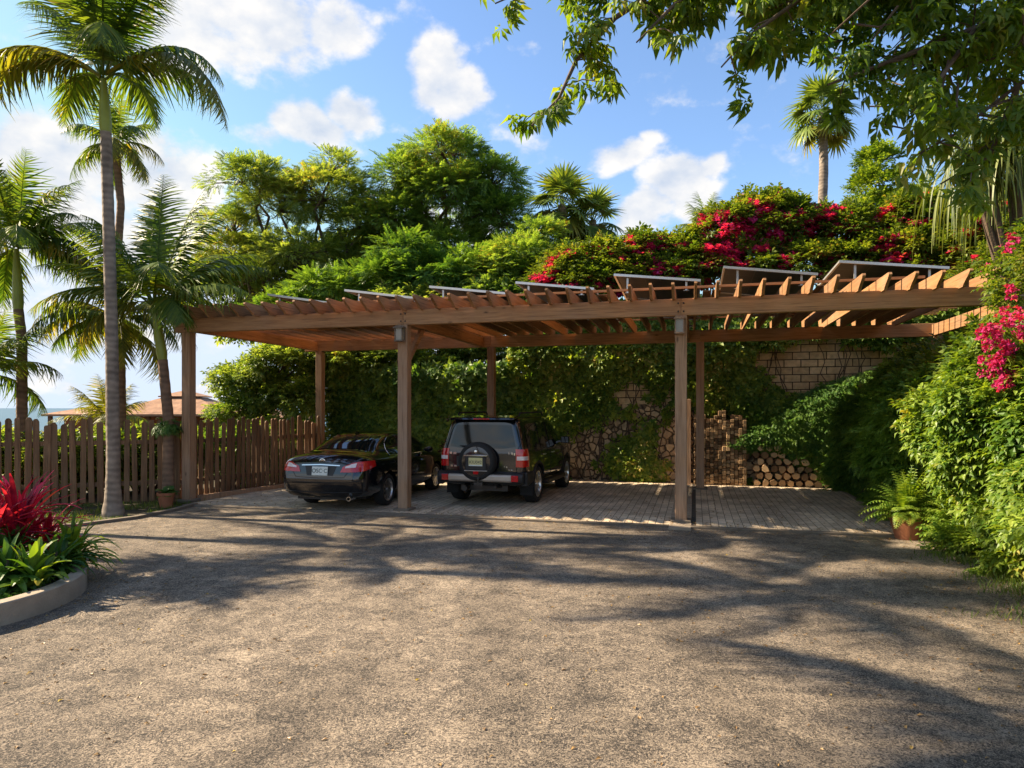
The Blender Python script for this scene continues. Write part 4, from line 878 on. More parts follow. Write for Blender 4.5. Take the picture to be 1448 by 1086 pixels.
def sedan():
    root = empty('parked_sedan', (0, 0, 0), 0, 'glossy black four-door sedan parked under the left end of the carport', 'car')
    def prof(w_, zb, belt, top, xr, sh=.04):
        return [(0, zb), (w_*.7, zb), (w_*.95, zb+.05), (w_*.99, zb+.24), (w_, (zb+belt)*.5+.08), (w_*.975, belt-.06), (w_*.93, belt), (xr+.03, belt+(top-belt)*.45), (xr*.95, top-sh), (xr*.6, top-.004), (0, top)]
    A = .91
    st = [(-1.06, prof(.70, .33, .86, .93, .57)), (-1.00, prof(.82, .25, .93, 1.00, .63)), (-.86, prof(.875, .24, .99, 1.085, .66)), (-.62, prof(.90, .22, .99, 1.095, .70)), (-.42, prof(.905, .22, .985, 1.10, .70)),
          (-.18, prof(.91, .2, .975, 1.20, .66)), (.18, prof(A, .19, .965, 1.36, .60)), (.55, prof(A, .19, .955, 1.455, .60)), (1.2, prof(A, .19, .945, 1.485, .62)), (1.75, prof(A, .19, .935, 1.47, .61)), (2.15, prof(A, .19, .925, 1.36, .63)),
          (2.55, prof(A, .19, .92, 1.17, .70)), (2.85, prof(.905, .2, .91, 1.03, .72)), (3.2, prof(.895, .21, .87, .95, .68)), (3.5, prof(.84, .24, .78, .86, .6)), (3.66, prof(.72, .32, .64, .70, .5))]
    st = [(y, [(x*1.02, z) for x, z in p]) for y, p in st]
    WB = 2.75; wr = .325
    me = car_body(st, [0, WB], wr, .76, lambda y, z: (.0 if y > -.7 else -.09*max(0, min(1, (z-.35)/.25))*max(0, 1-(z-.62)/.5)+.10*max(0, z-.62)))
    body = link('body', me, M['paint'], root); bvh = BVHTree.FromPolygons([v.co.copy() for v in me.vertices], [tuple(p.vertices) for p in me.polygons])
    X = (-1, 0, 0); Y = (0, 1, 0)
    # rear screen / side windows
    patch(root, bvh, 'rear_window', M['glass'], [(-.50, 1.395), (0, 1.43), (.50, 1.395)], [(-.66, 1.125), (0, 1.145), (.66, 1.125)], (0, .9, -.35), 'rear', nu=18, nv=8) if False else None
    rw = MB(); vs = []
    for i in range(19):
        for j in range(9):
            t = i/18*2-1; y = -.30+.72*j/8; xw = (.70-.17*(j/8))*t*(1); o_ = Vector((xw, y, 3)); h, n_, _, _ = bvh.ray_cast(o_, Vector((0, 0, -1))); vs.append(h+Vector((0, -.4, .9))*.006)
    rw.add(vs, [(i*9+j, (i+1)*9+j, (i+1)*9+j+1, i*9+j+1) for i in range(18) for j in range(8)]); rw.build('rear_window', M['glass'], root, smooth=True)
    for nm, top, bot in (('side_window', [(.30, 1.10), (.42, 1.24), (.62, 1.335), (.94, 1.375)], [(.28, 1.02), (.6, 1.005), (.94, .995)]),
                         ('side_window', [(1.0, 1.378), (1.4, 1.385), (1.72, 1.365), (2.0, 1.28), (2.22, 1.12)], [(1.0, .993), (1.6, .985), (2.34, .985)])):
        patch(root, bvh, nm, M['glass'], top, bot, X, 'side', mirror=True, nu=18, nv=6)
    m = MB(); 
    for sg in (1, -1):
        p = seam(bvh, [(.24, 1.03), (.27, 1.11), (.40, 1.265), (.62, 1.36), (.98, 1.40), (1.45, 1.405), (1.75, 1.385)], (-sg, 0, 0), 'side', off=.002); m.tube(p, .007, 5)
        p = seam(bvh, [(.24, 1.01), (.6, .985), (1.5, .97), (2.36, .965)], (-sg, 0, 0), 'side', off=.002); m.tube(p, .007, 5)
    m.build('window_trim', M['chrome'], root, smooth=True)
    m = MB()
    for sg in (1, -1):
        for pl in ([(.97, 1.37), (.97, .9), (.96, .45), (.92, .27)], [(.22, .93), (.42, .78), (.50, .6), (.46, .50)], [(2.06, .96), (2.08, .6), (2.04, .28)], [(.46, .26), (1.2, .25), (2.1, .26)]):
            p = seam(bvh, pl, (-sg, 0, 0), 'side'); 
            if len(p) > 1: m.tube(p, .0045, 4)
    for pl in ([(-.62, .985), (-.60, .80), (-.50, .66), (0, .645), (.50, .66), (.60, .80), (.62, .985)], [(-.86, .60), (-.4, .565), (0, .56), (.4, .565), (.86, .60)]):
        p = seam(bvh, pl, Y, 'rear'); m.tube(p, .005, 4)
    m.build('panel_gap', M['black_plastic'], root)
    # lamps wrap round the corners
    for sg in (1, -1):
        d = Vector((-sg*.75, 1, 0)).normalized()
        def q_(x, z): return (x, z)
        for nm, mat, top, bot in (('tail_light', M['red_lens'], [(.40, .86), (.60, .925), (.80, .95), (1.18, .955)], [(.33, .755), (.6, .76), (.85, .775), (1.20, .845)]), ('reversing_light', M['clear_lens'], [(.45, .862), (.6, .905), (.70, .92)], [(.44, .832), (.58, .842), (.66, .845)])):
            # rays start on a plane at y=0; x measured where they'd cross the bumper plane
            T_ = [(sg*x + (d.x/d.y)*(-(-1.0)) , z) for x, z in top]; B_ = [(sg*x + (d.x/d.y)*(1.0), z) for x, z in bot]
            patch(root, bvh, nm, mat, T_, B_, d, 'rear', nu=14, nv=5, off=.007 if mat is M['red_lens'] else .012)
    # bright bar, recess, plate, emblem
    patch(root, bvh, 'plate_recess', M['black_plastic'], [(-.33, .865), (.33, .865)], [(-.27, .69), (.27, .69)], Y, 'rear', off=.003)
    m = proj_patch(bvh, [(-.40, .885), (0, .90), (.40, .885)], [(-.40, .868), (0, .880), (.40, .868)], Y, plane='rear', off=.014, nu=12, nv=2); m.build('chrome_bar', M['chrome'], root, smooth=True)
    hp = bvh.ray_cast(Vector((0, -3, .78)), Vector(Y))[0]
    pl = MB().box((-.165, -.012, -.085), (.165, 0, .085)).build('number_plate', M['plate_white'], root, bevel=.004, loc=(0, hp.y-.018, .775), rot=(R(-8), 0, 0))
    text('plate_lettering', 'OSC·C', .11, M['plate_ink'], pl, Matrix.Translation((0, -.0135, 0)) @ REAR)
    he = bvh.ray_cast(Vector((0, -3, .965)), Vector(Y))[0]
    m = MB(); Mx = Matrix.Translation((0, he.y-.008, .955)) @ Matrix.Rotation(R(90), 4, 'X') @ Matrix.Scale(1.3, 4, (1, 0, 0))
    m.lathe([(.048, -.006), (.048, .006), (.038, .008), (.038, -.006)], 24, Mx, closed=True); m.lathe([(.022, -.006), (.022, .008), (.014, .008), (.014, -.006)], 16, Mx, closed=True); m.build('emblem', M['chrome'], root, smooth=True)
    m = MB()
    for x in (.58,):
        m.lathe([(.040, -.16), (.040, .06), (.033, .06), (.033, -.16)], 20, Matrix.Translation((x, -1.04, .26)) @ Matrix.Rotation(R(90), 4, 'X'), closed=True)
    m.build('exhaust_tip', M['chrome'], root, smooth=True)
    m = MB().box((-.60, -.90, .21), (.60, -.5, .30)); m.box((-.7, -.6, .2), (.7, 3.3, .28)); m.build('underbody', M['black_plastic'], root)
    m = MB(); p = seam(bvh, [(-.85, .385), (0, .36), (.85, .385)], Y, 'rear', off=.006); m.tube(p, .010, 5); m.build('bumper_crease', M['black_plastic'], root, smooth=True)
    for s in (-1, 1):
        for yy in (0, WB): wheel(root, s*.80, yy, wr, .205, 9)
        mm = MB(); Mx = Matrix.Translation((s*1.0, 2.02, 1.02)); mm.lathe([(0, -.12), (.07, -.10), (.105, -.03), (.11, .03), (.07, .07), (0, .08)], 14, Mx @ Matrix.Rotation(R(90*s), 4, 'Y') @ Matrix.Scale(.62, 4, (1, 0, 0))); mm.box((min(s*.86, s*.95), 2.0, .99), (max(s*.86, s*.95), 2.06, 1.02)); mm.build('wing_mirror', M['paint'], root, smooth=True)
        for yy in (.72, 1.82):
            h = bvh.ray_cast(Vector((s*3, yy, .80)), Vector((-s, 0, 0)))[0]; mm = MB(); mm.tube([(h.x-s*.003, yy-.09, .80), (h.x+s*.03, yy-.07, .802), (h.x+s*.03, yy+.07, .802), (h.x-s*.003, yy+.09, .80)], .012, 6); mm.build('door_handle', M['chrome'], root, smooth=True)
    h = bvh.ray_cast(Vector((0, .45, 3)), Vector((0, 0, -1)))[0]; m = MB(); m.prism([(.30, h.z-.01), (.5, h.z+.002), (.46, h.z+.05), (.40, h.z+.055)], -.012, .012, 'x'); m.build('antenna_fin', M['paint'], root)
    return root

def suv():
    root = empty('parked_suv', (0, 0, 0), 0, 'black off-road SUV with rear-mounted spare wheel parked in the middle bay', 'car')
    def prof(w_, zb, belt, top, xr, sh=.05):
        return [(0, zb), (w_*.7, zb), (w_*.95, zb+.05), (w_*.995, zb+.25), (w_, (zb+belt)*.5+.1), (w_*.985, belt-.05), (w_*.955, belt+.02), ((w_*.955*.45+xr*.55), belt+(top-belt)*.5), (xr, top-sh*1.4), (xr*.8, top-.012), (0, top)]
    A = .935
    st = [(-.93, prof(.84, .50, 1.10, 1.70, .66)), (-.90, prof(.895, .42, 1.13, 1.76, .70)), (-.72, prof(.925, .38, 1.13, 1.80, .73)), (-.3, prof(A, .36, 1.125, 1.82, .745)), (.3, prof(A, .36, 1.12, 1.83, .75)), (1.0, prof(A, .36, 1.11, 1.83, .75)), (1.65, prof(A, .36, 1.10, 1.80, .74)),
          (2.02, prof(A, .36, 1.10, 1.68, .73)), (2.40, prof(A, .36, 1.09, 1.38, .76)), (2.72, prof(.93, .37, 1.08, 1.19, .78)), (3.05, prof(.92, .39, 1.03, 1.13, .76)), (3.35, prof(.89, .42, .95, 1.05, .70)), (3.5, prof(.82, .48, .86, .92, .62))]
    WB = 2.78; wr = .385
    me = car_body(st, [0, WB], wr, .76, lambda y, z: (.0 if y > -.8 else .17*max(0, z-1.12)+.02*max(0, z-.6)))
    body = link('body', me, M['paint'], root); bvh = BVHTree.FromPolygons([v.co.copy() for v in me.vertices], [tuple(p.vertices) for p in me.polygons]); Y = (0, 1, 0)
    patch(root, bvh, 'rear_window', M['glass'], [(-.58, 1.62), (0, 1.635), (.58, 1.62)], [(-.69, 1.20), (-.45, 1.16), (0, 1.155), (.45, 1.16), (.69, 1.20)], Y, 'rear', nu=22, nv=10, off=.006)
    for top, bot in (([(-.62, 1.50), (-.52, 1.60), (-.15, 1.635), (.22, 1.645)], [(-.66, 1.17), (-.2, 1.16), (.22, 1.155)]), ([(.30, 1.645), (.7, 1.65), (1.02, 1.645)], [(.30, 1.155), (.7, 1.15), (1.02, 1.145)]), ([(1.10, 1.645), (1.5, 1.625), (1.78, 1.56), (2.10, 1.28)], [(1.10, 1.143), (1.7, 1.135), (2.24, 1.14)])):
        patch(root, bvh, 'side_window', M['glass'], top, bot, (-1, 0, 0), 'side', mirror=True, nu=16, nv=6, off=.005)
    m = MB()
    for sg in (1, -1):
        for pl in ([(1.06, 1.66), (1.06, 1.1), (1.06, .48)], [(.26, 1.66), (.25, 1.12), (.42, .85), (.46, .62), (.46, .48)], [(2.18, 1.12), (2.22, .8), (2.2, .48)], [(.48, .47), (1.3, .46), (2.2, .47)]):
            p = seam(bvh, pl, (-sg, 0, 0), 'side'); m.tube(p, .0045, 4)
    for pl in ([(-.78, 1.68), (-.80, 1.3), (-.74, 1.12), (-.72, .70), (0, .66), (.72, .70), (.74, 1.12), (.80, 1.3), (.78, 1.68)],):
        p = seam(bvh, pl, Y, 'rear'); m.tube(p, .006, 4)
    m.build('panel_gap', M['black_plastic'], root)
    # spoiler with brake light
    m = MB(); sp = [(-.92, 1.735), (-1.02, 1.725), (-.99, 1.775), (-.70, 1.815), (-.55, 1.80)]
    m.prism([(a+.06, b) for a, b in sp], -.68, .68, 'x'); m.build('roof_spoiler', M['paint'], root, bevel=.012)
    MB().box((-.17, -.972, 1.735), (.17, -.95, 1.757)).build('brake_light', M['red_lens'], root, bevel=.003)
    # tail lights: red with clear middle
    for sg in (1, -1):
        d = Vector((-sg*.8, 1, 0)).normalized(); o0 = -(d.x/d.y)*(-.93)
        for nm, mat, z0, z1, off in (('tail_light', M['red_lens'], .80, 1.15, .012), ('reversing_light', M['clear_lens'], .935, 1.01, .017)):
            a, b = (.715, 1.07) if mat is M['red_lens'] else (.735, 1.03)
            T_ = [(sg*x+o0, z1) for x in (a, (a+b)/2, b)]; B_ = [(sg*x+o0, z0) for x in (a, (a+b)/2, b)]
            patch(root, bvh, nm, mat, T_, B_, d, 'rear', nu=10, nv=6, off=off)
    # bumper
    m = MB(); pr = [(-.98, .46), (-1.06, .50), (-1.08, .58), (-1.07, .66), (-.98, .70), (-.85, .70), (-.85, .44)]
    m.prism(pr, -.90, .90, 'x'); 
    for s in (-1, 1): m.prism([(-.95, .42), (-.95, .70), (-.45, .70), (-.45, .48)], min(s*.82, s*.955), max(s*.82, s*.955), 'x')
    m.build('rear_bumper', M['black_plastic'], root, bevel=.02)
    m = MB(); m.prism([(-1.072, .505), (-1.097, .535), (-1.098, .625), (-1.075, .655), (-1.04, .655), (-1.04, .505)], -.66, .66, 'x'); m.build('bumper_step', M['silver'], root, bevel=.010)
    for s in (-1, 1): MB().box((s*.73-.07, -1.10, .525), (s*.73+.07, -1.06, .645)).build('reflector', M['red_lens'], root, bevel=.006)
    m = MB(); m.box((-.09, -1.16, .44), (.09, -.9, .50)); m.lathe([(0, 0), (.02, .0), (.02, .05), (.03, .07), (.02, .10), (0, .11)], 12, Matrix.Translation((0, -1.15, .50))); m.build('tow_hitch', M['iron'], root)
    m = MB(); m.box((-.5, -.8, .30), (.5, -.2, .50)); m.tube([(-.35, -1.0, .36), (-.35, -.4, .38)], .06, 10); m.box((-.78, -.25, .33), (.78, .25, .43)); m.box((-.55, 0, .30), (.55, 3.2, .42)); m.tube([(.30, -.98, .40), (.45, -.5, .38)], .03, 8); m.build('underbody', M['iron'], root)
    for s in (-1, 1): MB().box((s*.80-.13, -.50, .20), (s*.80+.13, -.485, .46)).build('mud_flap', M['tyre'], root)
    # spare wheel
    sx = -.06; sz = .905
    sw = empty('spare_wheel', (sx, -1.03, sz)); sw.parent = root; sw.rotation_euler = (R(90), 0, 0)     # local z faces backwards
    m = MB(); m.lathe([(.29, -.12), (.365, -.12), (.385, -.09), (.388, .02), (.375, .07), (.34, .095), (.30, .095), (.29, .06)], 44, closed=True); m.build('tyre', M['tyre'], sw, smooth=True)
    m = MB(); m.lathe([(0, .092), (.20, .098), (.315, .088), (.328, .075), (.328, -.05), (0, -.05)], 44); m.build('wheel_cover', M['paint'], sw, smooth=True)
    m = MB(); m.lathe([(.318, .087), (.322, .097), (.332, .092), (.33, .08)], 44, closed=True); m.build('cover_ring', M['black_plastic'], sw, smooth=True)
    m = MB(); m.box((-.22, -.17, .09), (.22, .10, .106)); m.build('plate_housing', M['black_plastic'], sw, bevel=.012)
    m = MB(); m.box((-.25, .105, .092), (.25, .135, .116)); m.build('cover_trim', M['chrome'], sw, bevel=.006)
    m = MB(); m.box((-.24, -.185, .092), (.24, -.172, .112)); m.build('cover_trim', M['alloy'], sw, bevel=.003)
    p_ = MB().box((-.145, -.085, .106), (.145, .08, .114)).build('number_plate', M['plate_yellow'], sw, bevel=.003)
    text('plate_lettering', 'KIU042', .085, M['plate_ink'], p_, Matrix.Translation((0, -.01, .1145)))
    MB().box((-.14, -.083, .1142), (.14, -.060, .1152)).build('plate_strip', M['plate_white'], p_)
    MB().box((-.055, -.25, .09), (.055, -.175, .108)).build('lock_cover', M['red_lens'], sw, bevel=.01)
    m = MB(); m.lathe([(0, .11), (.028, .105), (.035, .095), (0, .095)], 16, Matrix.Translation((0, .20, 0))); m.build('emblem', M['chrome'], sw, smooth=True)
    m = MB(); m.box((-.42, -.1, .02), (-.37, .1, .05)); m.build('mount', M['black_plastic'], sw)
    # badges
    for (x, z, w_, h_, mt) in ((-.62, 1.06, .15, .05, 'chrome'), (-.60, .80, .14, .04, 'chrome'), (.60, 1.075, .10, .055, 'silver'), (.66, 1.06, .06, .06, 'chrome'), (.50, .80, .07, .04, 'chrome'), (.60, .74, .08, .028, 'chrome')):
        h = bvh.ray_cast(Vector((x, -3, z)), Vector(Y))[0]; m = MB(); m.box((x-w_/2, h.y-.01, z-h_/2), (x-.02, h.y+.02, z+h_/2)); m.box((x+.005, h.y-.01, z-h_/2), (x+w_/2, h.y+.02, z+h_/3)); m.build('badge', M[mt], root, bevel=.002)
    m = MB(); m.tube([(-.02, -.965, 1.19), (-.10, -.985, 1.215), (-.45, -.975, 1.205)], .012, 6); m.build('rear_wiper', M['black_plastic'], root)
    m = MB()
    for s in (-1, 1):
        m.tube([(s*.66, -.55, 1.80), (s*.66, -.48, 1.865), (s*.66, 1.2, 1.875), (s*.66, 1.35, 1.80)], .018, 8)
    m.build('roof_rail', M['black_plastic'], root, smooth=True)
    for s in (-1, 1):
        m = MB(); m.prism([(.50, .36), (.56, .42), (2.22, .42), (2.28, .36), (2.2, .33), (.6, .33)], min(s*.84, s*1.0), max(s*.84, s*1.0), 'x'); m.build('side_step', M['iron'], root, bevel=.01)
        for yy in (0, WB): wheel(root, s*.80, yy, wr, .255, 6)
        mm = MB(); Mx = Matrix.Translation((s*1.06, 2.02, 1.22)); mm.lathe([(0, -.13), (.08, -.11), (.115, -.03), (.12, .03), (.08, .08), (0, .09)], 14, Mx @ Matrix.Rotation(R(90*s), 4, 'Y') @ Matrix.Scale(.8, 4, (1, 0, 0))); mm.box((min(s*.88, s*1.0), 2.0, 1.16), (max(s*.88, s*1.0), 2.06, 1.20)); mm.build('wing_mirror', M['paint'], root, smooth=True)
        MB().box((s*1.065-.09, 1.885, 1.15), (s*1.065+.09, 1.905, 1.30)).build('mirror_glass', M['glass'], root, bevel=.01)
        for yy in (.44, 1.24):
            h = bvh.ray_cast(Vector((s*3, yy, .98)), Vector((-s, 0, 0)))[0]; mm = MB(); mm.tube([(h.x-s*.003, yy-.09, .98), (h.x+s*.032, yy-.07, .982), (h.x+s*.032, yy+.07, .982), (h.x-s*.003, yy+.09, .98)], .014, 6); mm.build('door_handle', M['alloy'], root, smooth=True)
        # black arch flares
        m = MB()
        for yw in (0, WB):
            pts = []
            for k in range(15):
                a = R(-12+204*k/14); yy = yw+math.cos(a)*wr*1.19; zz = wr+math.sin(a)*wr*1.19; h = bvh.ray_cast(Vector((s*3, yw+math.cos(a)*wr*1.24, wr+math.sin(a)*wr*1.24)), Vector((-s, 0, 0)))[0]
                if h is not None and abs(h.x) > .8 and zz > .40: pts.append((h.x, yy, zz))
            if len(pts) > 3: m = MB(); m.tube(pts, .028, 6); m.build('wheel_arch_trim', M['black_plastic'], root, smooth=True)
    return root
c = sedan(); c.location = (-3.36, 13.99, .035); c.rotation_euler = (0, 0, R(-14))
c = suv(); c.location = (-.33, 14.53, .035); c.rotation_euler = (0, 0, R(-17))
# ================================================================ PALMS
def strip_leaf(n=3, w_=.05, droop=.35):
    V = []; 
    for i in range(n+1):
        t = i/n; hw = w_*.5*(1-t**2.2)+.002; V += [(-hw, t, -droop*t*t), (hw, t, -droop*t*t)]
    return np.array(V, float), np.array([(2*i, 2*i+1, 2*i+3, 2*i+2) for i in range(n)])
SL = [strip_leaf(4, .075, .45), strip_leaf(4, .068, .8), strip_leaf(4, .072, .3)]
def frond(p0, az, el, L_, droop, lw=.62, nl=46, petiole=.14, hang=.5, seed=0):
    n = 24; p = Vector(p0); d = Vector((math.cos(az)*math.cos(el), math.sin(az)*math.cos(el), math.sin(el))); pts = []; T = []
    for k in range(n+1):
        pts.append(p.copy()); T.append(d.copy()); p = p+d*(L_/n); d = (d+Vector((0, 0, -droop/n*(.35+1.3*k/n)))).normalized()
    P_ = np.array(pts); T_ = np.array(T); m = MB(); m.tube(pts[::3], [.022*(1-.85*i/8)*(L_/2.5) for i in range(9)], 5, cap=False)
    nl = int(nl*1.35); stem = (np.array(m.v), np.array([f for f in m.f if len(f) == 4]))
    parts = [stem]; ts = np.linspace(petiole, .995, nl); idx = ts*n
    pi = np.stack([np.interp(idx, range(n+1), P_[:, j]) for j in range(3)], 1); ti = np.stack([np.interp(idx, range(n+1), T_[:, j]) for j in range(3)], 1)
    side = np.cross(ti, [0, 0, 1.]); side /= np.linalg.norm(side, axis=1)[:, None]+1e-6; up = np.cross(side, ti)
    prof = lw*np.clip(np.sin(np.pi*(ts*.86+.12))**.7, .05, 1)
    for sg in (-1, 1):
        f = side*sg*.85 + ti*(.45+.5*ts[:, None]) + up*.22 + rnd(nl)*.10; f[:, 2] -= hang
        parts.append(multi(SL, pi, f, up+rnd(nl)*.35, prof*RNG.uniform(.85, 1.1, nl)))
    return join(parts)
def palm(name, tp, r, fronds, label, shaft=.9, group=None, bark='palmbark', flare=1.6, lw=.62, nl=46, greens=('palm', 'palm_y'), hang=.5, cat='palm tree', dead=0):
    """tp: trunk points (world) bottom to top (where fronds start)"""
    base = Vector(tp[0]); t = empty(name, base, 0, label, cat, group)
    pts = [Vector(p)-base for p in tp]
    # resample
    L_ = [0]
    for a, b in zip(pts, pts[1:]): L_.append(L_[-1]+(b-a).length)
    def at(s):
        k = 0
        while k < len(L_)-2 and L_[k+1] < s: k += 1
        f = (s-L_[k])/(L_[k+1]-L_[k]); return pts[k].lerp(pts[k+1], f)
    tot = L_[-1]; n = max(10, int((tot-shaft)/.13)); P_ = []; RR = []
    for i in range(n+1):
        s = (tot-shaft)*i/n; P_.append(at(s)); RR.append(r*(1+(flare-1)*math.exp(-s/.28))*(1-.22*s/tot)*(1.035 if i % 2 else .985))
    m = MB(); m.tube([P_[0]-Vector((0, 0, .4))]+P_, [RR[0]]+RR, 14); m.build('trunk', M[bark], t, smooth=True)
    if shaft > .05:
        m = MB(); S_ = [at(tot-shaft+shaft*q) for q in (0, .12, .4, .7, 1)]; rt = r*.78; m.tube(S_, [rt*1.0, rt*1.18, rt*1.08, rt*.8, rt*.55], 12); m.build('crownshaft', M['shaft'], t, smooth=True)
    top = pts[-1]
    for i, fr in enumerate(fronds):
        az, el, ln, dr = fr[:4]; g = greens[fr[4]] if len(fr) > 4 else greens[0]
        st = top + Vector((math.cos(R(az))*r*.4, math.sin(R(az))*r*.4, -.02*i % .12))
        fol('frond', frond(st, R(az), R(el), ln, dr, lw=lw*RNG.uniform(.9, 1.1), nl=nl, hang=hang), G[g], t)
    return t
def rosette(n, L_, els=(80, -5), dr=(1.0, 2.0), seed=0, yel=.15):
    q = random.Random(seed); out = []
    for i in range(n):
        k = i/(n-1); out.append((i*137.5+q.uniform(-12, 12), els[0]+(els[1]-els[0])*k+q.uniform(-6, 6), L_*q.uniform(.85, 1.1), dr[0]+(dr[1]-dr[0])*k, 1 if q.random() < yel*(.3+1.6*k) else 0))
    return out
# the tall one by the fence
tall = [P(160, 728, 12.8), P(160, 640, 12.8), P(158, 480, 12.8), P(154, 330, 12.8), P(150, 195, 12.8), P(146, 112, 12.8)]
tall[0].z = 0
fr = [(-2, 42, 2.75, 2.6, 0), (-14, 24, 3.5, 3.0, 1), (186, 24, 3.3, 3.3, 1), (176, 38, 2.9, 2.4, 0), (205, 34, 2.9, 3.6, 1), (160, 60, 2.9, 1.3, 0), (120, 66, 2.8, 1.2, 0), (60, 70, 2.8, 1.1, 1), (-60, 62, 2.7, 1.4, 0), (250, 70, 2.8, 1.1, 0), (300, 45, 2.2, 3.0, 0), (95, 40, 2.6, 2.2, 0), (140, 35, 2.5, 2.4, 0), (40, 40, 2.5, 2.4, 0), (-90, 85, 2.6, .6, 0), (330, 58, 2.7, 1.9, 0)]
palm('coconut_palm', tall, .118, fr, 'tallest palm with ringed grey trunk and green crownshaft rising before the fence', shaft=1.0, lw=.66, nl=58, flare=1.75)
# left palm behind the fence
b = P(31, 577, 15.2); b.z = -.3
palm('coconut_palm', [b, P(31, 480, 15.2), P(26, 440, 15.2), P(23, 352, 15.2)], .12, rosette(15, 2.35, (86, -2), (.9, 2.0), 3, .2)+[(0, 22, 2.0, 1.8, 0), (-20, 40, 2.1, 1.4, 0), (10, 8, 1.9, 1.6, 0)], 'palm with slender brown trunk at the left edge behind the fence', shaft=1.35, bark='palmbark2', lw=.60, nl=44)
# palm just left of the corner post
b = P(238, 712, 14.28); b.z = 0
palm('coconut_palm', [b, P(238, 590, 14.28), P(229, 500, 14.28), P(218, 432, 14.28)], .115, [(92, 84, 2.9, .5, 0), (10, 66, 2.7, 1.0, 0), (165, 62, 2.8, 1.2, 0), (0, 38, 2.6, 1.2, 0), (-15, 24, 2.4, 1.1, 0), (20, 50, 2.6, 1.3, 0), (185, 40, 2.6, 1.2, 0), (200, 20, 2.4, 1.5, 0), (140, 45, 2.5, 1.4, 0), (60, 55, 2.5, 1.3, 0), (120, 72, 2.8, .8, 0), (240, 60, 2.3, 1.6, 0), (300, 45, 2.2, 1.9, 0), (-40, 10, 1.5, 1.9, 0), (215, -5, 1.7, 1.8, 1), (40, 75, 2.8, .8, 0), (75, 30, 2.2, 1.6, 0)], 'leaning palm with yellow-green crownshaft just left of the corner post', shaft=1.15, bark='palmbark2', lw=.62, nl=52, flare=1.2)
b = P(172, 577, 16.4); b.z = -.4
palm('coconut_palm', [b, P(171, 520, 16.4), P(166, 455, 16.4)], .12, rosette(12, 2.1, (72, -12), (1.2, 2.4), 5, .5)+[(180, 25, 2.2, 2.2, 1), (200, 35, 2.1, 2.6, 1), (172, 5, 2.0, 1.6, 0), (-5, 15, 1.9, 2.4, 0)], 'short palm with yellowed hanging fronds hidden behind the tallest trunk', shaft=.5, bark='palmbark2', lw=.6, nl=42)
b = P(160, 577, 18.5); b.z = -.6
palm('coconut_palm', [b, P(162, 420, 18.5), P(171, 290, 18.5), P(163, 205, 18.5)], .12, rosette(15, 1.55, (80, -30), (1.4, 2.6), 8, .35), 'distant palm with a small drooping crown behind the tallest trunk', shaft=.0, bark='palmbark2', lw=.5, nl=34)
b = P(-22, 577, 14.6); b.z = -.3
palm('coconut_palm', [b, P(-22, 560, 14.6), P(-20, 530, 14.6)], .12, rosette(13, 1.7, (80, -5), (.9, 1.9), 9, .05), 'low dark palm cut by the left edge above the fence', shaft=.0, lw=.5, nl=36)
# out of frame on the left: the palms whose shadows reach across the yard
palm('coconut_palm', [(-12.9, 12.1, -.2), (-12.8, 12.1, 4.0), (-12.6, 12.1, 7.5)], .13, rosette(17, 2.7, (84, -5), (.9, 2.0), 12), 'palm standing left of the view whose shadow crosses the yard', shaft=.9, nl=40)
palm('coconut_palm', [(-9.2, 1.0, -.0), (-9.1, 2.2, 2.6), (-8.6, 4.2, 5.4), (-7.9, 6.5, 8.2)], .13, rosette(15, 2.6, (84, 22), (.9, 2.0), 13), 'leaning palm standing left of the view near the planting bed', shaft=.9, nl=40)
palm('coconut_palm', [(-11.5, 9.6, -.0), (-11.4, 9.6, 2.5), (-11.3, 9.5, 4.9)], .11, rosette(13, 1.7, (84, -5), (.9, 2.0), 14), 'small palm standing left of the view behind the planting bed', shaft=.5, nl=34)
palm('coconut_palm', [(-11.9, 10.4, -.0), (-11.8, 10.4, 5.0), (-11.0, 10.8, 10.2)], .13, rosette(19, 2.9, (84, -5), (.9, 2.2), 17), 'very tall palm standing left of the view, its crown above the picture', shaft=.6, nl=40)
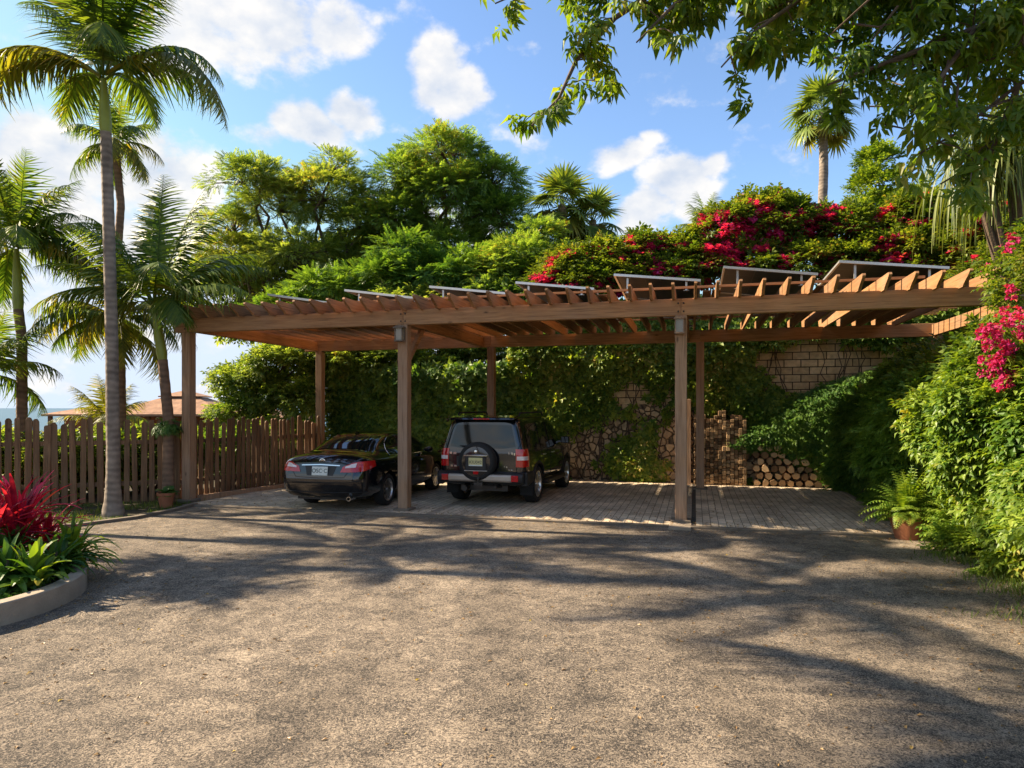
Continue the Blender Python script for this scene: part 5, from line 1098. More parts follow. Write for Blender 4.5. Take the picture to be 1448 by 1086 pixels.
# fan palms
def fan_leaf(nseg=26, L_=1.0, span=140):
    it = []
    for i in range(nseg):
        a = R(-span+2*span*i/(nseg-1)); s = (1-.28*abs(a)/R(span))
        v, q_ = strip_leaf(3, .13, .25); it.append(trot((v, q_), rz=a, rx=R(-4 + (3 if i % 2 else -3)), s=s*L_))
    return tmerge(it)
FL = fan_leaf()
def fan_palm(name, top, ground, r, n, L_, pet, label, bark='palmbark', skirt=True):
    base = Vector((top.x, top.y, ground)); t = empty(name, base, 0, label, 'palm tree'); H = top.z-ground
    m = MB(); k = max(8, int(H/.25)); m.tube([(0.02*math.sin(i*.5), 0, H*i/k) for i in range(k+1)], [r*(1.15-.3*i/k)*(1.03 if i % 2 else .98) for i in range(k+1)], 12); m.build('trunk', M[bark], t, smooth=True)
    q = random.Random(int(top.x*100)); 
    for i in range(n):
        kf = i/(n-1); az = i*2.4+q.uniform(-.2, .2); el = R(85-125*kf+q.uniform(-8, 8)); d = Vector((math.cos(az)*math.cos(el), math.sin(az)*math.cos(el), math.sin(el)))
        p0 = Vector((0, 0, H-.25*kf)); p1 = p0+d*pet+Vector((0, 0, -.12*pet*kf)); mb = MB(); mb.tube([p0, p0.lerp(p1, .5)+Vector((0, 0, .04)), p1], [.018, .014, .010], 4, cap=False)
        f = np.array([(d+Vector((0, 0, -.35-.3*kf)))[:]]); parts = [(np.array(mb.v), np.array(mb.f)), scatter(FL, np.array([p1[:]]), f, np.array([[q.uniform(-.3, .3), q.uniform(-.3, .3), 1.0+.3]]), [L_*q.uniform(.85, 1.1)])]
        fol('fan_frond', join(parts), G['palm_far'] if not (skirt and kf > .9) else G['palm_y'], t)
    return t
fan_palm('fan_palm', P(1164, 158, 25), 3.8, .17, 30, .85, .80, 'tall fan palm on a thin trunk rising above the hedge at right', )
fan_palm('fan_palm', P(795, 290, 23), 3.8, .16, 26, .85, .75, 'low fan palm between the round tree and the flowering hedge')
fan_palm('fan_palm', P(838, 312, 24), 3.8, .15, 22, .8, .7, 'second low fan palm, partly behind its taller neighbour')

# ================================================================ TREES
def rel(base, items): return [((P(px, py, d)-base)[:], r) for px, py, d, r in items]
b = P(440, 577, 25); b.z = -.9
treeA = rel(b, [(345, 262, 25, (1.5, 1.4, .75)), (395, 300, 25, (1.7, 1.5, .9)), (330, 330, 25, (1.3, 1.3, .8)), (460, 285, 25, (1.7, 1.6, 1.1)), (475, 238, 25, (.9, .9, .5)), (510, 330, 25, (1.3, 1.5, 1.1)), (420, 370, 24.5, (2.1, 1.6, 1.0)), (330, 365, 25, (1.0, 1.2, .8)), (370, 260, 25, (1.2, 1.2, .7)), (350, 400, 25, (1.6, 1.4, .8)), (500, 400, 25, (1.4, 1.4, 1.0)), (440, 440, 25, (2.0, 1.6, 1.0))])
tree('feathery_tree', b, 4.2, .20, treeA, 600, 20, .44, TP, .31, G['treeA'], M['bark'], 'airy wide tree with layered feathery sprays left of the round tree', grav=.12, twigs=.8)
b = P(640, 577, 25); b.z = 0
treeB = rel(b, [(625, 225, 25, (1.5, 1.5, .8)), (575, 260, 25, (1.2, 1.4, .9)), (690, 265, 25, (1.3, 1.4, .9)), (630, 290, 25, (2.0, 1.8, 1.3)), (560, 320, 25, (1.3, 1.4, 1.0)), (705, 320, 25, (1.2, 1.4, 1.0)), (640, 370, 25, (2.3, 1.8, 1.2)), (560, 400, 25, (1.7, 1.6, 1.0)), (700, 400, 25, (1.7, 1.6, 1.0))])
tree('round_tree', b, 5.0, .22, treeB, 760, 20, .44, TP, .34, G['treeB'], M['bark_red'], 'tall round-topped dense green tree at centre behind the carport', grav=.2, twigs=.6)
b = P(430, 577, 27); b.z = -1
tree('leafy_tree', b, 3.4, .18, rel(b, [(320, 400, 27, (1.5, 1.2, 1.1)), (400, 390, 27, (1.8, 1.2, 1.2)), (480, 380, 27, (1.8, 1.2, 1.2)), (560, 370, 27, (1.8, 1.2, 1.2)), (370, 460, 27, (1.6, 1.2, 1.0)), (460, 460, 27, (1.8, 1.2, 1.0))]), 380, 18, .46, TS, .32, G['treeA'], M['bark'], 'full leafy tree filling the gap behind the two tall trees', twigs=.3)
b = P(360, 590, 20.5); b.z = -.8
tree('leafy_tree', b, 2.0, .11, rel(b, [(345, 545, 20.5, (.8, .9, .55)), (400, 520, 20.5, (1.0, .9, .6)), (430, 570, 20.5, (.9, .9, .6)), (340, 590, 20.5, (.8, .8, .5)), (420, 490, 21, (.9, .9, .5)), (470, 520, 21, (.9, .9, .8)), (380, 565, 20.5, (.9, .9, .6))]), 300, 22, .34, TS, .24, G['treeA'], M['bark'], 'low bright leafy tree just behind the fence under the left of the carport', twigs=.8)
b = P(560, 577, 20.8); b.z = -.2
tree('leafy_tree', b, 2.2, .12, rel(b, [(500, 520, 20.8, (1.0, .9, .8)), (560, 530, 20.8, (1.1, .9, .9)), (620, 525, 20.8, (1.0, .9, .8)), (540, 470, 21, (1.2, .9, .7)), (640, 470, 21, (1.2, .9, .7)), (590, 440, 21.5, (1.8, 1.1, .6)), (680, 510, 20.8, (.8, .9, .7))]), 380, 22, .36, TS, .26, G['treeA'], M['bark'], 'dense leafy tree leaning over the low end of the wall behind the sedan', twigs=.4)
b = P(520, 577, 22.5); b.z = -.3
tree('evergreen_tree', b, 3.5, .16, rel(b, [(540, 410, 22.5, (1.5, 1.2, .9)), (600, 400, 22.5, (1.4, 1.2, .9)), (470, 425, 22.5, (1.4, 1.2, .8)), (660, 400, 22.5, (1.4, 1.2, .9)), (410, 450, 22.5, (1.2, 1.1, .7)), (570, 365, 22.8, (1.0, 1.0, .6))]), 190, 22, .42, TP, .42, G['dark'], M['bark'], 'dark evergreen tree showing between the feathery tree and the carport roof', twigs=.4)
b = P(745, 577, 22); b.z = 2.2
tree('evergreen_tree', b, 1.8, .14, rel(b, [(745, 375, 22, (1.3, 1.2, .8)), (700, 400, 22, (1.2, 1.1, .8)), (790, 385, 22, (1.3, 1.1, .8)), (760, 345, 22.5, (.9, 1.0, .6)), (820, 395, 21.5, (.9, .9, .6)), (720, 430, 21.5, (1.8, 1.0, .6))]), 190, 22, .38, TP, .36, G['treeB'], M['bark'], 'small spreading tree below the fan palms', twigs=.4)
b = P(1240, 340, 19.8); b.z = 4.0
tree('conical_tree', b, 1.6, .10, rel(b, [(1240, 235, 19.8, (.50, .5, .45)), (1240, 270, 19.8, (.72, .7, .6)), (1238, 310, 19.8, (.85, .8, .7)), (1245, 350, 19.8, (.9, .8, .7))]), 110, 22, .24, TS, .22, G['hedge'], M['bark'], 'upright cone-shaped small tree standing out of the hedge', grav=-.3, twigs=.4)

# ================================================================ FLOWERING HEDGE on the wall
def flowers(lobes, n, per, cr, size, keep=None):
    return crown(lobes, n, per, cr, TBL, size, .0, keep=keep)[0]
hedge = [
 ('low bougainvillea bush at the left end of the wall-top hedge', [(810, 385, 19.3, (.8, .7, .55)), (860, 375, 19.3, (.9, .7, .6)), (830, 410, 19.0, (1.0, .7, .6)), (790, 410, 19.2, (.8, .7, .5))], 22, .5),
 ('bougainvillea bush with scattered crimson flowers left of the hedge crest', [(910, 365, 19.2, (.9, .8, .6)), (960, 370, 19.2, (.9, .8, .65)), (935, 400, 18.9, (1.2, .8, .6)), (890, 395, 19.0, (.8, .7, .6))], 26, .9),
 ('tall bougainvillea bush with a crimson flower spike at the hedge crest', [(1025, 335, 18.9, (.8, .8, .8)), (1075, 320, 18.9, (.9, .8, .9)), (1110, 335, 18.7, (.8, .8, .9)), (1050, 380, 18.6, (1.3, .8, .7)), (1000, 375, 18.8, (.9, .8, .7))], 26, 1.1),
 ('bougainvillea bush right of the crest under the tall fan palm', [(1165, 335, 18.5, (.9, .8, .8)), (1200, 345, 18.3, (.8, .8, .8)), (1150, 385, 18.2, (1.2, .8, .7)), (1215, 380, 18.0, (1.0, .8, .7))], 13, .9),
 ('bougainvillea bush right of the cone-shaped tree', [(1290, 325, 17.9, (.9, .8, .9)), (1330, 335, 17.7, (.9, .8, .8)), (1280, 370, 17.6, (1.1, .8, .7)), (1370, 350, 17.4, (.9, .8, .8)), (1340, 385, 17.2, (1.0, .8, .6))], 12, .7),
 ('darker bougainvillea bush at the far right end of the hedge', [(1400, 345, 16.4, (.9, .8, 1.0)), (1440, 330, 16.2, (.9, .8, 1.1)), (1420, 400, 15.6, (.9, .8, .7)), (1480, 350, 15.6, (1.0, .9, 1.2))], 8, .3)]
for i, (lab, ls, nf, st) in enumerate(hedge):
    b = P(ls[0][0], 400, ls[0][2]); b.z = 3.9
    t = empty('bougainvillea', b, 0, lab, 'shrub', 'bougainvillea bushes along the top of the wall'); L_ = rel(b, ls)
    data, cc, k = crown(L_, 110*len(L_)//4+30, 26, .30, TS, .25, .05)
    core = MB()
    for c in range(0, len(cc), 5): limb(core, (RNG.uniform(-.4, .4), RNG.uniform(-.2, .2), -.1), cc[c], .035, .006, 4, .08, 4)
    core.build('stems', M['bark'], t); fol('foliage', data, G['boug'], t)
    fol('flowers', flowers([(c, tuple(x*1.06 for x in r)) for c, r in L_], nf*15, 18, .20, .10, keep=lambda cc: (cc[:, 1] < .9)), G['pink'], t)
    if i == 2:
        parts = []
        for k in range(9):
            p = (P(1060+k*5.5, 325-k*6.2, 18.5)-b); pos = np.array(p[:])+rnd(30)*np.array([.13, .13, .13]); parts.append(scatter(TBL[0], pos, unit(30), np.tile([0, 0, 1.], (30, 1))+rnd(30), np.full(30, .085)))
        for k in range(14):
            p = (P(RNG.uniform(1020, 1110), RNG.uniform(305, 355), 18.3)-b); pos = np.array(p[:])+rnd(26)*.16; parts.append(scatter(TBL[1], pos, unit(26), np.tile([0, 0, 1.], (26, 1))+rnd(26), np.full(26, .085)))
        fol('flowers', join(parts), G['pink'], t)
# low fern / palm tufts in the hedge crest
for (px, py, d, lab) in ((1000, 330, 19.4, 'arching palm-like tuft at the left shoulder of the hedge crest'), (1295, 300, 18.8, 'spiky green tuft standing behind the right-hand hedge')):
    b = P(px, py, d); g = b.copy(); g.z = 4.0
    palm('bamboo_palm', [g, b], .05, rosette(14, 1.1, (85, 10), (.8, 1.5), int(px)), lab, shaft=0, lw=.34, nl=26, greens=('palm_far', 'palm_far'), cat='palm')

# ================================================================ CREEPER on the wall
def ivy_keep(u, z):
    k = np.array([noise.noise(Vector((a*.55+3, 0, c*.8)))*.75 + .35*noise.noise(Vector((a*1.7, 4, c*1.9))) for a, c in zip(u, z)])
    open_ = np.zeros(len(u))
    for (px, py, rx, ry, s) in ((1195, 515, 110, 34, 1.3), (1125, 545, 40, 20, .8), (1290, 500, 50, 22, 1.1), (890, 530, 36, 60, .45), (850, 620, 70, 40, .38), (1000, 640, 60, 70, 1.2), (1110, 655, 80, 36, 1.2), (650, 630, 90, 40, .42), (940, 640, 40, 30, .3), (945, 500, 16, 20, .5), (830, 670, 60, 16, .4)):
        uc = u_at(px, VW-.05); d = W(uc, VW-.05).y; zc = CH+(HY-py)/F*d; open_ = np.maximum(open_, s*np.clip(1.25-np.sqrt(((u-uc)/(rx/F*d))**2+((z-zc)/(ry/F*d))**2), 0, 1))
    return (.55 + k - open_*1.15)
def ivy(name, u0, u1, z0, z1, n, lab, thick=.32, mat='ivy', size=.17):
    uu = RNG.uniform(u0, u1, n); zz = RNG.uniform(z0, z1, n); kp = ivy_keep(uu, zz); s = kp > RNG.uniform(0, .45, n); uu, zz, kp = uu[s], zz[s], kp[s]; m = len(uu)
    th = np.clip(kp, .1, 1.1)*thick; dep = RNG.uniform(0, 1, m)**.6*th + .02
    b = W((u0+u1)/2, VW-.05); pos = np.array([W(a, VW-c, z)[:] for a, z, c in zip(uu, zz, dep)])-np.array(b[:])
    out = np.array(W(0, -1)[:]); f = out*.35+rnd(m)*.8; f[:, 2] -= .55; up = np.tile(out, (m, 1))+rnd(m)*.55+np.array([0, 0, .35])
    t = empty(name, b, 0, lab, 'creeper', 'creepers covering the retaining wall'); fol('foliage', multi(TS+TC, pos, f, up, size*RNG.uniform(.6, 1.35, m)), G[mat], t)
    mb = MB(); q = random.Random(int(u0*10))
    for i in range(14):
        x = q.uniform(u0, u1); z = z0; pts = []
        while z < z1*.95: 
            w_ = W(x, VW-.03-q.uniform(0, .05), z)-b; pts.append(w_); z += q.uniform(.2, .35); x += q.uniform(-.14, .14)
        if len(pts) > 2: mb.tube(pts, [.018*(1-.6*k/len(pts)) for k in range(len(pts))], 5)
    mb.build('stems', M['bark'], t); return t
ivy('creeper', -10.6, -5.0, 0, 3.2, 5200, 'light green creeper over the low left part of the wall behind the sedan', mat='treeB', thick=.5, size=.20)
ivy('creeper', -5.0, -.4, 0, 4.9, 7400, 'creeper over rubble stone behind the SUV and middle bay')
ivy('creeper', -.4, 3.2, 0, 4.9, 6800, 'dark creeper hanging above the woodpiles in the empty bay', thick=.4)
ivy('creeper', 3.2, 8.0, 1.2, 4.9, 5600, 'creeper around the bare cream block patch at the right end of the wall')

# ================================================================ RIGHT-HAND BANK
def bank_pts(n, v0, v1, s0, s1, bump=.35, p=1.0):
    out = []; nr = []
    for _ in range(n):
        v = RNG.uniform(v0, v1); s = s0+(s1-s0)*RNG.uniform()**p; u, z = bank(s, v); u2, z2 = bank(s+.05, v); tu, tz = u2-u, z2-z; l_ = math.hypot(tu, tz)+1e-6; nu, nz = -tz/l_, tu/l_
        h = noise.noise(Vector((u*.9, v*.9, z*.9)))*bump + noise.noise(Vector((u*2.3, v*2.3, z*2.3+7)))*bump*.5 - RNG.uniform(0, .22)
        out.append(W(u+nu*h, v, max(.03, z+nz*h))[:]); nr.append((W(nu, 0, nz)-Vector((0, 0, 0)))[:])
    return np.array(out), np.array(nr)
eg = []; ns = 34; nvv = 60
for i in range(ns+1):
    for j in range(nvv+1):
        s = (len(PROF)-1)*i/ns; v = 3+ (VW-.02-3)*j/nvv; u, z = bank(s, v); eg.append(W(u+.28+.1*noise.noise(Vector((u, v, z))), v, z-.15 if i else -.1)[:])
eme = np_mesh('bank_earth', eg, [(i*(nvv+1)+j, (i+1)*(nvv+1)+j, (i+1)*(nvv+1)+j+1, i*(nvv+1)+j+1) for i in range(ns) for j in range(nvv)], True)
tag(link('hillside', eme, M['soil']), kind='structure')
def bank_shrub(v0, v1, s0, s1, n, lab, mat, size, Ts, bump=.35, grav=.25, group='shrubs covering the right-hand bank'):
    b = W(bank((s0+s1)/2, (v0+v1)/2)[0], (v0+v1)/2, 0); pos, nr = bank_pts(n, v0, v1, s0, s1, bump)
    f = nr*.7+rnd(n)*.7; f[:, 2] -= grav; up = nr*.5+np.tile([0, 0, 1.], (n, 1))+rnd(n)*.5
    t = empty('hedge_shrub', b, 0, lab, 'shrub', group); fol('foliage', multi(Ts, pos-np.array(b[:]), f, up, size*RNG.uniform(.6, 1.3, n)), G[mat], t); return t
bank_shrub(4.5, 8.6, 0, 5.5, 5200, 'sunlit shrub at the near right edge of the yard', 'hedge', .18, TS, bump=.6)
bank_shrub(8.4, 10.6, 0, 5.5, 6800, 'bright yellow-green shrub spilling down beside the potted fern', 'hedge', .18, TS, bump=.6)
bank_shrub(10.4, 12.9, 0, 5.2, 6600, 'bright green shrub bulging towards the front right corner of the paving', 'hedge', .19, TS, bump=.6)
bank_shrub(12.7, 15.8, 0, 5.4, 5600, 'deep green ferny shrub beside the empty bay', 'fern', .26, TP, bump=.5, grav=.5)
bank_shrub(15.6, 18.5, 0, 6.0, 5600, 'dark green ferny shrub in the back corner beside the log pile', 'dark', .28, TP, bump=.5, grav=.5)
bank_shrub(9.0, 18.5, 5.0, 10, 9000, 'mixed green growth on the slope above the right end of the carport', 'boug', .24, TS)
# vines falling over the wall into the back corner
b = W(3.0, VW-.3); n = 5200; uu = RNG.uniform(.9, 4.6, n); tt = RNG.uniform(0, 1, n); top = np.interp(uu, [.9, 1.6, 2.3, 3.2, 4.6], [1.2, 1.75, 2.2, 2.7, 3.1]); low = np.interp(uu, [.9, 2.0, 2.9, 3.3], [1.1, 1.0, .5, 0])
zz = low+(top-low)*tt; dep = .12+.5*np.sin(np.pi*np.clip(tt, 0, 1))**.6*np.interp(uu, [.9, 2.2, 4], [.25, .8, 1.1])*RNG.uniform(.5, 1, n)
pos = np.array([W(a, VW-d, z)[:] for a, d, z in zip(uu, dep, zz)])-np.array(b[:]); out = np.array(W(-.3, -1)[:]); f = out*.6+rnd(n)*.6; f[:, 2] -= .6
t = empty('creeper', b, 0, 'mass of dark ferny creeper tumbling over the logs in the back corner', 'creeper', 'creepers covering the retaining wall'); fol('foliage', multi(TP, pos, f, np.tile([0, 0, 1.], (n, 1))+rnd(n)*.4+out*.4, .25*RNG.uniform(.6, 1.3, n)), G['dark'], t)
# near bougainvillea at the right edge
b = Vector((7.4, 8.8, 1.6)); t = empty('bougainvillea', b, 0, 'bougainvillea with a magenta flower cluster at the right edge beside the beam end', 'shrub')
L_ = rel(b, [(1455, 380, 9.2, (.42, .6, .55)), (1450, 440, 9.0, (.40, .5, .45)), (1440, 500, 8.6, (.45, .5, .4)), (1500, 420, 9, (.8, .8, 1.2)), (1490, 560, 8.4, (.7, .7, .8))])
data, cc, k = crown(L_, 120, 22, .2, TS, .15, .2); fol('foliage', data, G['boug'], t)
m = MB()
for c in range(0, len(cc), 4): limb(m, (.3, 0, -.3), cc[c], .03, .005, 4, .08, 4)
m.build('stems', M['bark'], t)
parts = []
for (px, py, n) in ((1395, 500, 4), (1405, 515, 5), (1420, 490, 5), (1435, 475, 3), (1410, 470, 4), (1440, 505, 5), (1430, 455, 4), (1415, 540, 3), (1445, 530, 4), (1375, 480, 2), (1440, 345, 2), (1436, 400, 2)):
    for k in range(n):
        p = P(px+RNG.uniform(-20, 20), py+RNG.uniform(-16, 16), 7.9+RNG.uniform(-.1, .2))-b; pos = np.array(p[:])+rnd(14)*.055; parts.append(scatter(TBL[k % 2], pos, unit(14), np.tile([0, 0, 1.], (14, 1))+rnd(14), np.full(14, .040)))
fol('flowers', join(parts), G['magenta'], t)
b = Vector(((1362-HX)/F*9.4, 9.4, 0)); t = empty('low_shrub', b, 0, 'low leafy shrub at the foot of the bank right of the potted fern', 'shrub')
data, cc, k = crown([((0, 0, .1), (.32, .3, .25)), ((.4, -.5, .15), (.45, .5, .4)), ((.3, .5, .3), (.3, .4, .5))], 120, 20, .16, TS, .15, .15); fol('foliage', data, G['hedge'], t); m = MB()
for c in range(0, len(cc), 5): limb(m, (0, 0, -.05), cc[c], .015, .004, 4, .08, 3)
m.build('stems', M['bark'], t)
# weeping strap-leaved plant
def weeping(heads, n, L_, label, base):
    t = empty('weeping_plant', base, 0, label, 'plant'); parts = []; m = MB()
    for h in heads:
        h = h-base; m.tube([(h.x*.2, h.y*.2, 0), (h.x*.7, h.y*.7, h.z*.6), h[:]], [.09, .07, .05], 8)
        for i in range(n):
            az = RNG.uniform(0, 6.28); el = RNG.uniform(-.3, 1.4); d = Vector((math.cos(az)*math.cos(el), math.sin(az)*math.cos(el), math.sin(el))); p = h.copy(); l_ = L_*RNG.uniform(.5, 1.1); ns = 9; P_ = []; 
            for k in range(ns+1): P_.append(p.copy()); p = p+d*(l_/ns); d = (d+Vector((0, 0, -.62))).normalized() if k else (d+Vector((0, 0, -.15))).normalized()
            P_ = np.array(P_); hw = .017*(1-np.linspace(0, 1, ns+1)**3*.85)[:, None]; sd = np.array([-math.sin(az), math.cos(az), 0])+rnd(1)[0]*.5
            V = np.concatenate([P_-sd*hw, P_+sd*hw]); parts.append((V, np.array([(k, k+1, ns+2+k, ns+1+k) for k in range(ns)])))
    m.build('stem', M['bark'], t, smooth=True); fol('foliage', join(parts), G['weep'], t); return t
base = P(1450, 400, 12.6); base.z = 3.6
weeping([P(1390, 205, 12.4), P(1425, 185, 12.6), P(1462, 175, 12.8), P(1440, 225, 12.2), P(1375, 235, 12.5)], 120, 2.1, 'weeping plant with long pale strap leaves at upper right above the bank', base)

# ================================================================ OVERHANGING TREE (trunk right of the frame)
b = Vector((8.2, 3.6, 0)); t = empty('overhanging_tree', b, 0, 'broadleaf tree reaching in from the right with leafy boughs across the top', 'tree')
m = MB(); m.tube([(0, 0, -.3), (-.05, .1, 1.5), (-.25, .3, 3.2), (-.5, .6, 4.4)], [.34, .27, .24, .2], 14); m.build('trunk', M['bark'], t, smooth=True)
fork = b+Vector((-.5, .6, 4.4))
boughs = [
 [(1560, -60, 5.6), (1300, -45, 5.8), (1060, -40, 6.1), (930, -15, 6.3), (870, 25, 6.3), (815, 85, 6.2), (790, 140, 6.1), (752, 178, 6.0)],
 [(1060, -40, 6.1), (900, -60, 6.4), (780, -30, 6.4), (700, 5, 6.4)],
 [(1000, -30, 6.2), (950, 10, 6.0), (900, 60, 5.9)],
 [(1300, -45, 5.8), (1130, 0, 5.8), (1060, 50, 5.7), (1020, 95, 5.6)],
 [(1560, 0, 5.5), (1380, 40, 5.7), (1250, 90, 5.8), (1170, 120, 5.9)],
 [(1560, 60, 5.6), (1440, 120, 5.8), (1350, 190, 5.8), (1285, 225, 5.8)],
 [(1560, -100, 6.6), (1350, -40, 7.0), (1150, 30, 7.2), (1080, 70, 7.2)],
 [(1440, 120, 5.8), (1400, 220, 5.8), (1330, 260, 5.8)],
 [(1380, 40, 5.7), (1330, 110, 5.5), (1290, 160, 5.5)]]
bb = MB(); C = []; Dn = []
for i, bo in enumerate(boughs):
    pts = [P(*p)-b for p in bo]
    if i in (0, 4, 5, 6): pts = [fork-b]+pts
    r0 = .045 if i in (0, 4, 6) else .022; bb.tube(pts, [r0*(1-.88*k/(len(pts)-1))+.004 for k in range(len(pts))], 7, cap=False)
    for a, c in zip(pts[(1 if i in (0, 4, 5, 6) else 0):], pts[(2 if i in (0, 4, 5, 6) else 1):]):
        n = int((c-a).length/.13)
        for k in range(n):
            q_ = a.lerp(c, k/n); e = q_+Vector((RNG.uniform(-.35, .35), RNG.uniform(-.4, .4), RNG.uniform(-.30, .16))); bb.tube([q_, q_.lerp(e, .5)+Vector((0, 0, .04)), e], [.008, .006, .003], 4, cap=False); C.append(e); Dn.append((e-q_))
            C.append(q_.lerp(e, .5)); Dn.append(e-q_)
# fuller crown volume towards the right and above the frame
for _ in range(400):
    px = RNG.uniform(1070, 1560); lim = np.interp(px, [1070, 1130, 1200, 1260, 1300, 1400, 1448, 1560], [35, 80, 100, 135, 185, 165, 80, 50]); py = RNG.uniform(-190, lim); d = RNG.uniform(5.3, 7.8)
    if px < 1240 and py > 40 and RNG.uniform() < .45: continue
    e = P(px, py, d)-b; dr = Vector((RNG.uniform(-1, 1), RNG.uniform(-1, 1), RNG.uniform(-.8, .2))).normalized()*.3; bb.tube([e-dr*1.3+Vector((.1, 0, .1)), e-dr*.4, e], [.010, .007, .003], 4, cap=False); C.append(e); Dn.append(dr)
for _ in range(160):
    px = RNG.uniform(850, 1250); py = RNG.uniform(-170, np.interp(px, [850, 950, 1250], [-20, 10, 0])); e = P(px, py, RNG.uniform(5.8, 7.2))-b; dr = Vector((RNG.uniform(-1, 1), RNG.uniform(-1, 1), -.4)).normalized()*.3; bb.tube([e-dr*1.3, e], [.008, .003], 4, cap=False); C.append(e); Dn.append(dr)
bb.build('branches', M['bark'], t, smooth=True)
C = np.array([c[:] for c in C]); Dn = np.array([d[:] for d in Dn]); per = 4; pos = np.repeat(C, per, 0)+rnd(len(C)*per)*.07; f = np.repeat(Dn/np.linalg.norm(Dn, axis=1)[:, None], per, 0)*.8+rnd(len(pos))*.6; f[:, 2] -= .35
fol('foliage', multi(TM, pos, f, np.tile([0, 0, 1.], (len(pos), 1))+rnd(len(pos))*.35, .185*RNG.uniform(.7, 1.2, len(pos))), G['over'], t)

# ================================================================ PLANTER PLANTS
def straps(n, L_, w_, el, droop, seed=0, ns=8, spread=.06, ground=None):
    q = random.Random(seed); parts = []
    for i in range(n):
        az = q.uniform(0, 6.283); e = R(q.uniform(*el)); d = Vector((math.cos(az)*math.cos(e), math.sin(az)*math.cos(e), math.sin(e))); p = Vector((q.uniform(-1, 1)*spread, q.uniform(-1, 1)*spread, q.uniform(0, .5)*L_*(1 if ground is None else ground))); l_ = L_*q.uniform(.6, 1.1); P_ = []; U_ = []
        dr = q.uniform(*droop)
        for k in range(ns+1): P_.append(p.copy()); U_.append(d.copy()); p = p+d*(l_/ns); d = (d+Vector((0, 0, -dr/ns*(.4+1.2*k/ns)))).normalized()
        P_ = np.array(P_); tt = np.linspace(0, 1, ns+1); wv = w_*q.uniform(.75, 1.15)*.5*np.clip(np.sin(np.pi*(tt*.88+.08))**.8, .02, 1); sd = np.array([-math.sin(az), math.cos(az), 0]); upv = np.cross(sd, np.array(U_)); fold = wv[:, None]*.35*-upv
        V = np.concatenate([P_-sd*wv[:, None]-fold*-1, P_, P_+sd*wv[:, None]-fold*-1]); m_ = ns+1
        parts.append((V, np.array([(k, k+1, m_+k+1, m_+k) for k in range(ns)]+[(m_+k, m_+k+1, 2*m_+k+1, 2*m_+k) for k in range(ns)])))
    return join(parts)
def bed_plant(name, px, d, data, mat, lab, cat='plant', z=.17):
    p = Vector(((px-HX)/F*d, d, z)); t = empty(name, p, 0, lab, cat); m = MB(); m.tube([(0, 0, -.02), (.01, .01, .3)], [.02, .012], 6); m.build('stem', M['bark'], t); fol('foliage', data, G[mat], t); return t
bed_plant('red_cordyline', 25, 7.9, straps(90, .78, .062, (25, 85), (.5, 1.8), 1, ground=1.4), 'red', 'crimson cordyline with upright strap leaves at the back of the bed')
bed_plant('red_cordyline', -22, 7.5, straps(84, .74, .062, (25, 85), (.5, 1.6), 2, ground=1.3), 'red', 'crimson cordyline cut by the left edge of the picture')
bed_plant('red_cordyline', 62, 8.1, straps(60, .66, .055, (5, 75), (.6, 1.8), 3, ground=1.0), 'red', 'smaller crimson cordyline leaning right over the green leaves')
bed_plant('green_dracaena', 100, 7.9, straps(110, .52, .055, (0, 80), (.8, 2.6), 4, ground=.7), 'bright', 'bushy yellow-green plant arching over the kerb at the right of the bed')
bed_plant('green_dracaena', 78, 7.5, straps(80, .48, .055, (0, 80), (.8, 2.6), 9, ground=.6), 'green', 'dark green strap-leaved plant in the middle of the bed')
bed_plant('broadleaf_plant', 48, 6.95, straps(40, .46, .10, (10, 85), (.6, 1.9), 5, ground=.35), 'bright', 'broad yellow-green leaved plant at the front of the bed')
bed_plant('broadleaf_plant', 8, 6.9, straps(50, .46, .09, (5, 85), (.8, 2.2), 6, ground=.6), 'green', 'dark green broad-leaved plant at the left edge of the bed')
bed_plant('broadleaf_plant', 15, 7.6, straps(60, .5, .075, (5, 85), (.8, 2.0), 7, ground=.9), 'green', 'dark green leafy plant under the crimson leaves')
n = 500; a = RNG.uniform(0, 6.28, n); r_ = RNG.uniform(.8, PR-.2, n); pos = np.stack([PC.x+r_*np.cos(a), PC.y+r_*np.sin(a), np.full(n, .17)], 1)
o = fol('ground_cover', multi(TC, pos, rnd(n)*.8+np.array([0, 0, .6]), np.tile([0, 0, 1.], (n, 1))+rnd(n)*.5, .075*RNG.uniform(.6, 1.3, n)), G['green']); tag(o, 'low green ground cover inside the curved planting bed', 'ground cover', kind='stuff')

# ================================================================ BUSHES behind the fence
for i, (px, py, d, rx, rz, mat, lab) in enumerate(((40, 660, 15.4, 1.7, .9, 'treeA', 'pale bush showing through the fence at the far left'), (120, 650, 16.2, 1.5, .8, 'bright', 'bright bush showing through the fence behind the tallest palm'), (200, 650, 16.6, 1.4, .9, 'treeA', 'pale bush showing through the fence beside the hanging basket'), (320, 650, 17.6, 1.3, .9, 'treeB', 'green bush showing through the fence right of the corner post'), (400, 640, 19.6, 1.3, 1.1, 'treeA', 'bush showing through the fence beside the sedan'))):
    b = P(px, HY, d); b.z = -.2; t = empty('bush', b, 0, lab, 'bush', 'bushes behind the fence'); data, cc, k = crown([((0, 0, .7), (rx, .7, rz)), ((rx*.5, .1, .9), (rx*.6, .6, rz*.8)), ((-rx*.5, 0, .8), (rx*.6, .6, rz*.8))], 110, 18, .26, TS, .24, .1); fol('foliage', data, G[mat], t)
    m = MB()
    for c in range(0, len(cc), 5): limb(m, (0, 0, -.1), cc[c], .03, .005, 4, .08, 3)
    m.build('stems', M['bark'], t)
b = P(152, 600, 21); g = b.copy(); g.z = -.8
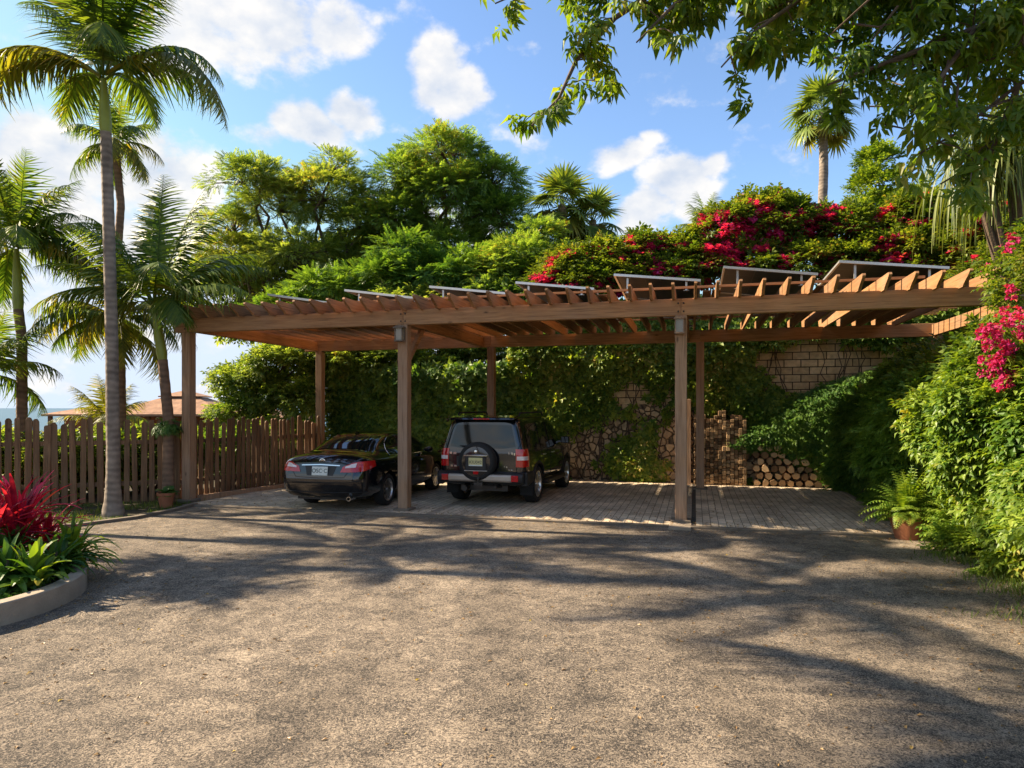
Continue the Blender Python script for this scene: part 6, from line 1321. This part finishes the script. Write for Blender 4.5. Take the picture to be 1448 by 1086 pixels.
palm('areca_palm', [g, b], .08, rosette(15, 1.5, (85, 15), (.8, 1.5), 31), 'bright yellow-green low palm between the two pavilion roofs', shaft=0, lw=.42, nl=30, greens=('palm_y', 'palm_far'))
for (px, py, d, rx, rz, lab) in ((300, 588, 34, 3.2, .7, 'rounded dark bush below the orange pavilion roof'), (205, 600, 30, 2.6, .6, 'rounded dark bush left of the orange pavilion'), (20, 600, 27, 2.5, .9, 'rounded dark bush before the sea at far left')):
    b = P(px, py, d); b.z = -1.9; t = empty('bush', b, 0, lab, 'bush'); data, cc, k = crown([((0, 0, 1.2), (rx, 1.2, rz*1.6))], 160, 16, .4, TS, .36, .1); fol('foliage', data, G['treeB'], t)
    m = MB()
    for c in range(0, len(cc), 6): limb(m, (0, 0, -.5), cc[c], .04, .008, 4, .08, 3)
    m.build('stems', M['bark'], t)

# ================================================================ GRASS, LITTER
def grass(pos, h): 
    n = len(pos); f = rnd(n)*.5+np.array([0, 0, 1.]); return scatter(strip_leaf(2, .10, .25), pos, f, rnd(n)+.01, h*RNG.uniform(.5, 1.3, n))
n = 14000; vv = RNG.uniform(4.5, 18.3, n); uu = UR+.25+np.abs(RNG.normal(0, .22, n)) - (vv < 10.6)*np.clip(RNG.normal(.25, .32, n), -.1, 1.2)*np.array([max(0, .4+1.5*noise.noise(Vector((0, c*1.4, 3)))) for c in vv]) - np.clip(RNG.normal(.0, .18, n), 0, 1)*(vv < 11.8); pos = np.array([W(a, c, .0)[:] for a, c in zip(uu, vv)])
n2 = 7000; q1 = []; 
while len(q1) < n2:
    x, y = RNG.uniform(-11.5, -6.3), RNG.uniform(10.4, 15.2); fl = 12.75+(x+11.6)*.433 if x < -6.98 else 14.75; kx = np.interp(y, [10.4, 11.0, 11.5, 12.3, 13.2, 15], [-10.5, -8.6, -7.4, -6.87, -6.62, -6.58])
    if x < kx-.02 and y < fl-.0 and noise.noise(Vector((x*1.3, y*1.3, 0))) > -.15: q1.append((x, y, 0))
pos = np.concatenate([pos, np.array(q1)]); o = fol('grass', grass(pos, .085), G['grass']); tag(o, 'short rough grass along the verge and under the bank', 'grass', kind='stuff')
n = 6500; q1 = []
while len(q1) < n:
    u, v = RNG.uniform(-10.5, 3.7), RNG.uniform(3.0, 18.3)
    edge = min(abs(u-3.4), abs(v-VE)*1.0, abs(v-VW)); x, y = W(u, v).xy; edge = min(edge, abs(math.hypot(x-PC.x, y-PC.y)-PR)*1.2)
    if RNG.uniform() < .13+.9*math.exp(-edge*2.2): 
        if math.hypot(x-PC.x, y-PC.y) < PR or (u < -10): continue
        q1.append((x, y, .045 if v > VE-.13 and -10.05 < u < UR else .010))
pos = np.array(q1); f = rnd(n); f[:, 2] *= .15; o = fol('leaf_litter', scatter(leaf(.45, .3, .25), pos, f, np.tile([0, 0, 1.], (n, 1))+rnd(n)*.3, .042*RNG.uniform(.4, 1.3, n)), G['litter']); tag(o, 'scattered dry fallen leaves over the asphalt and paving', 'leaf litter', kind='stuff')
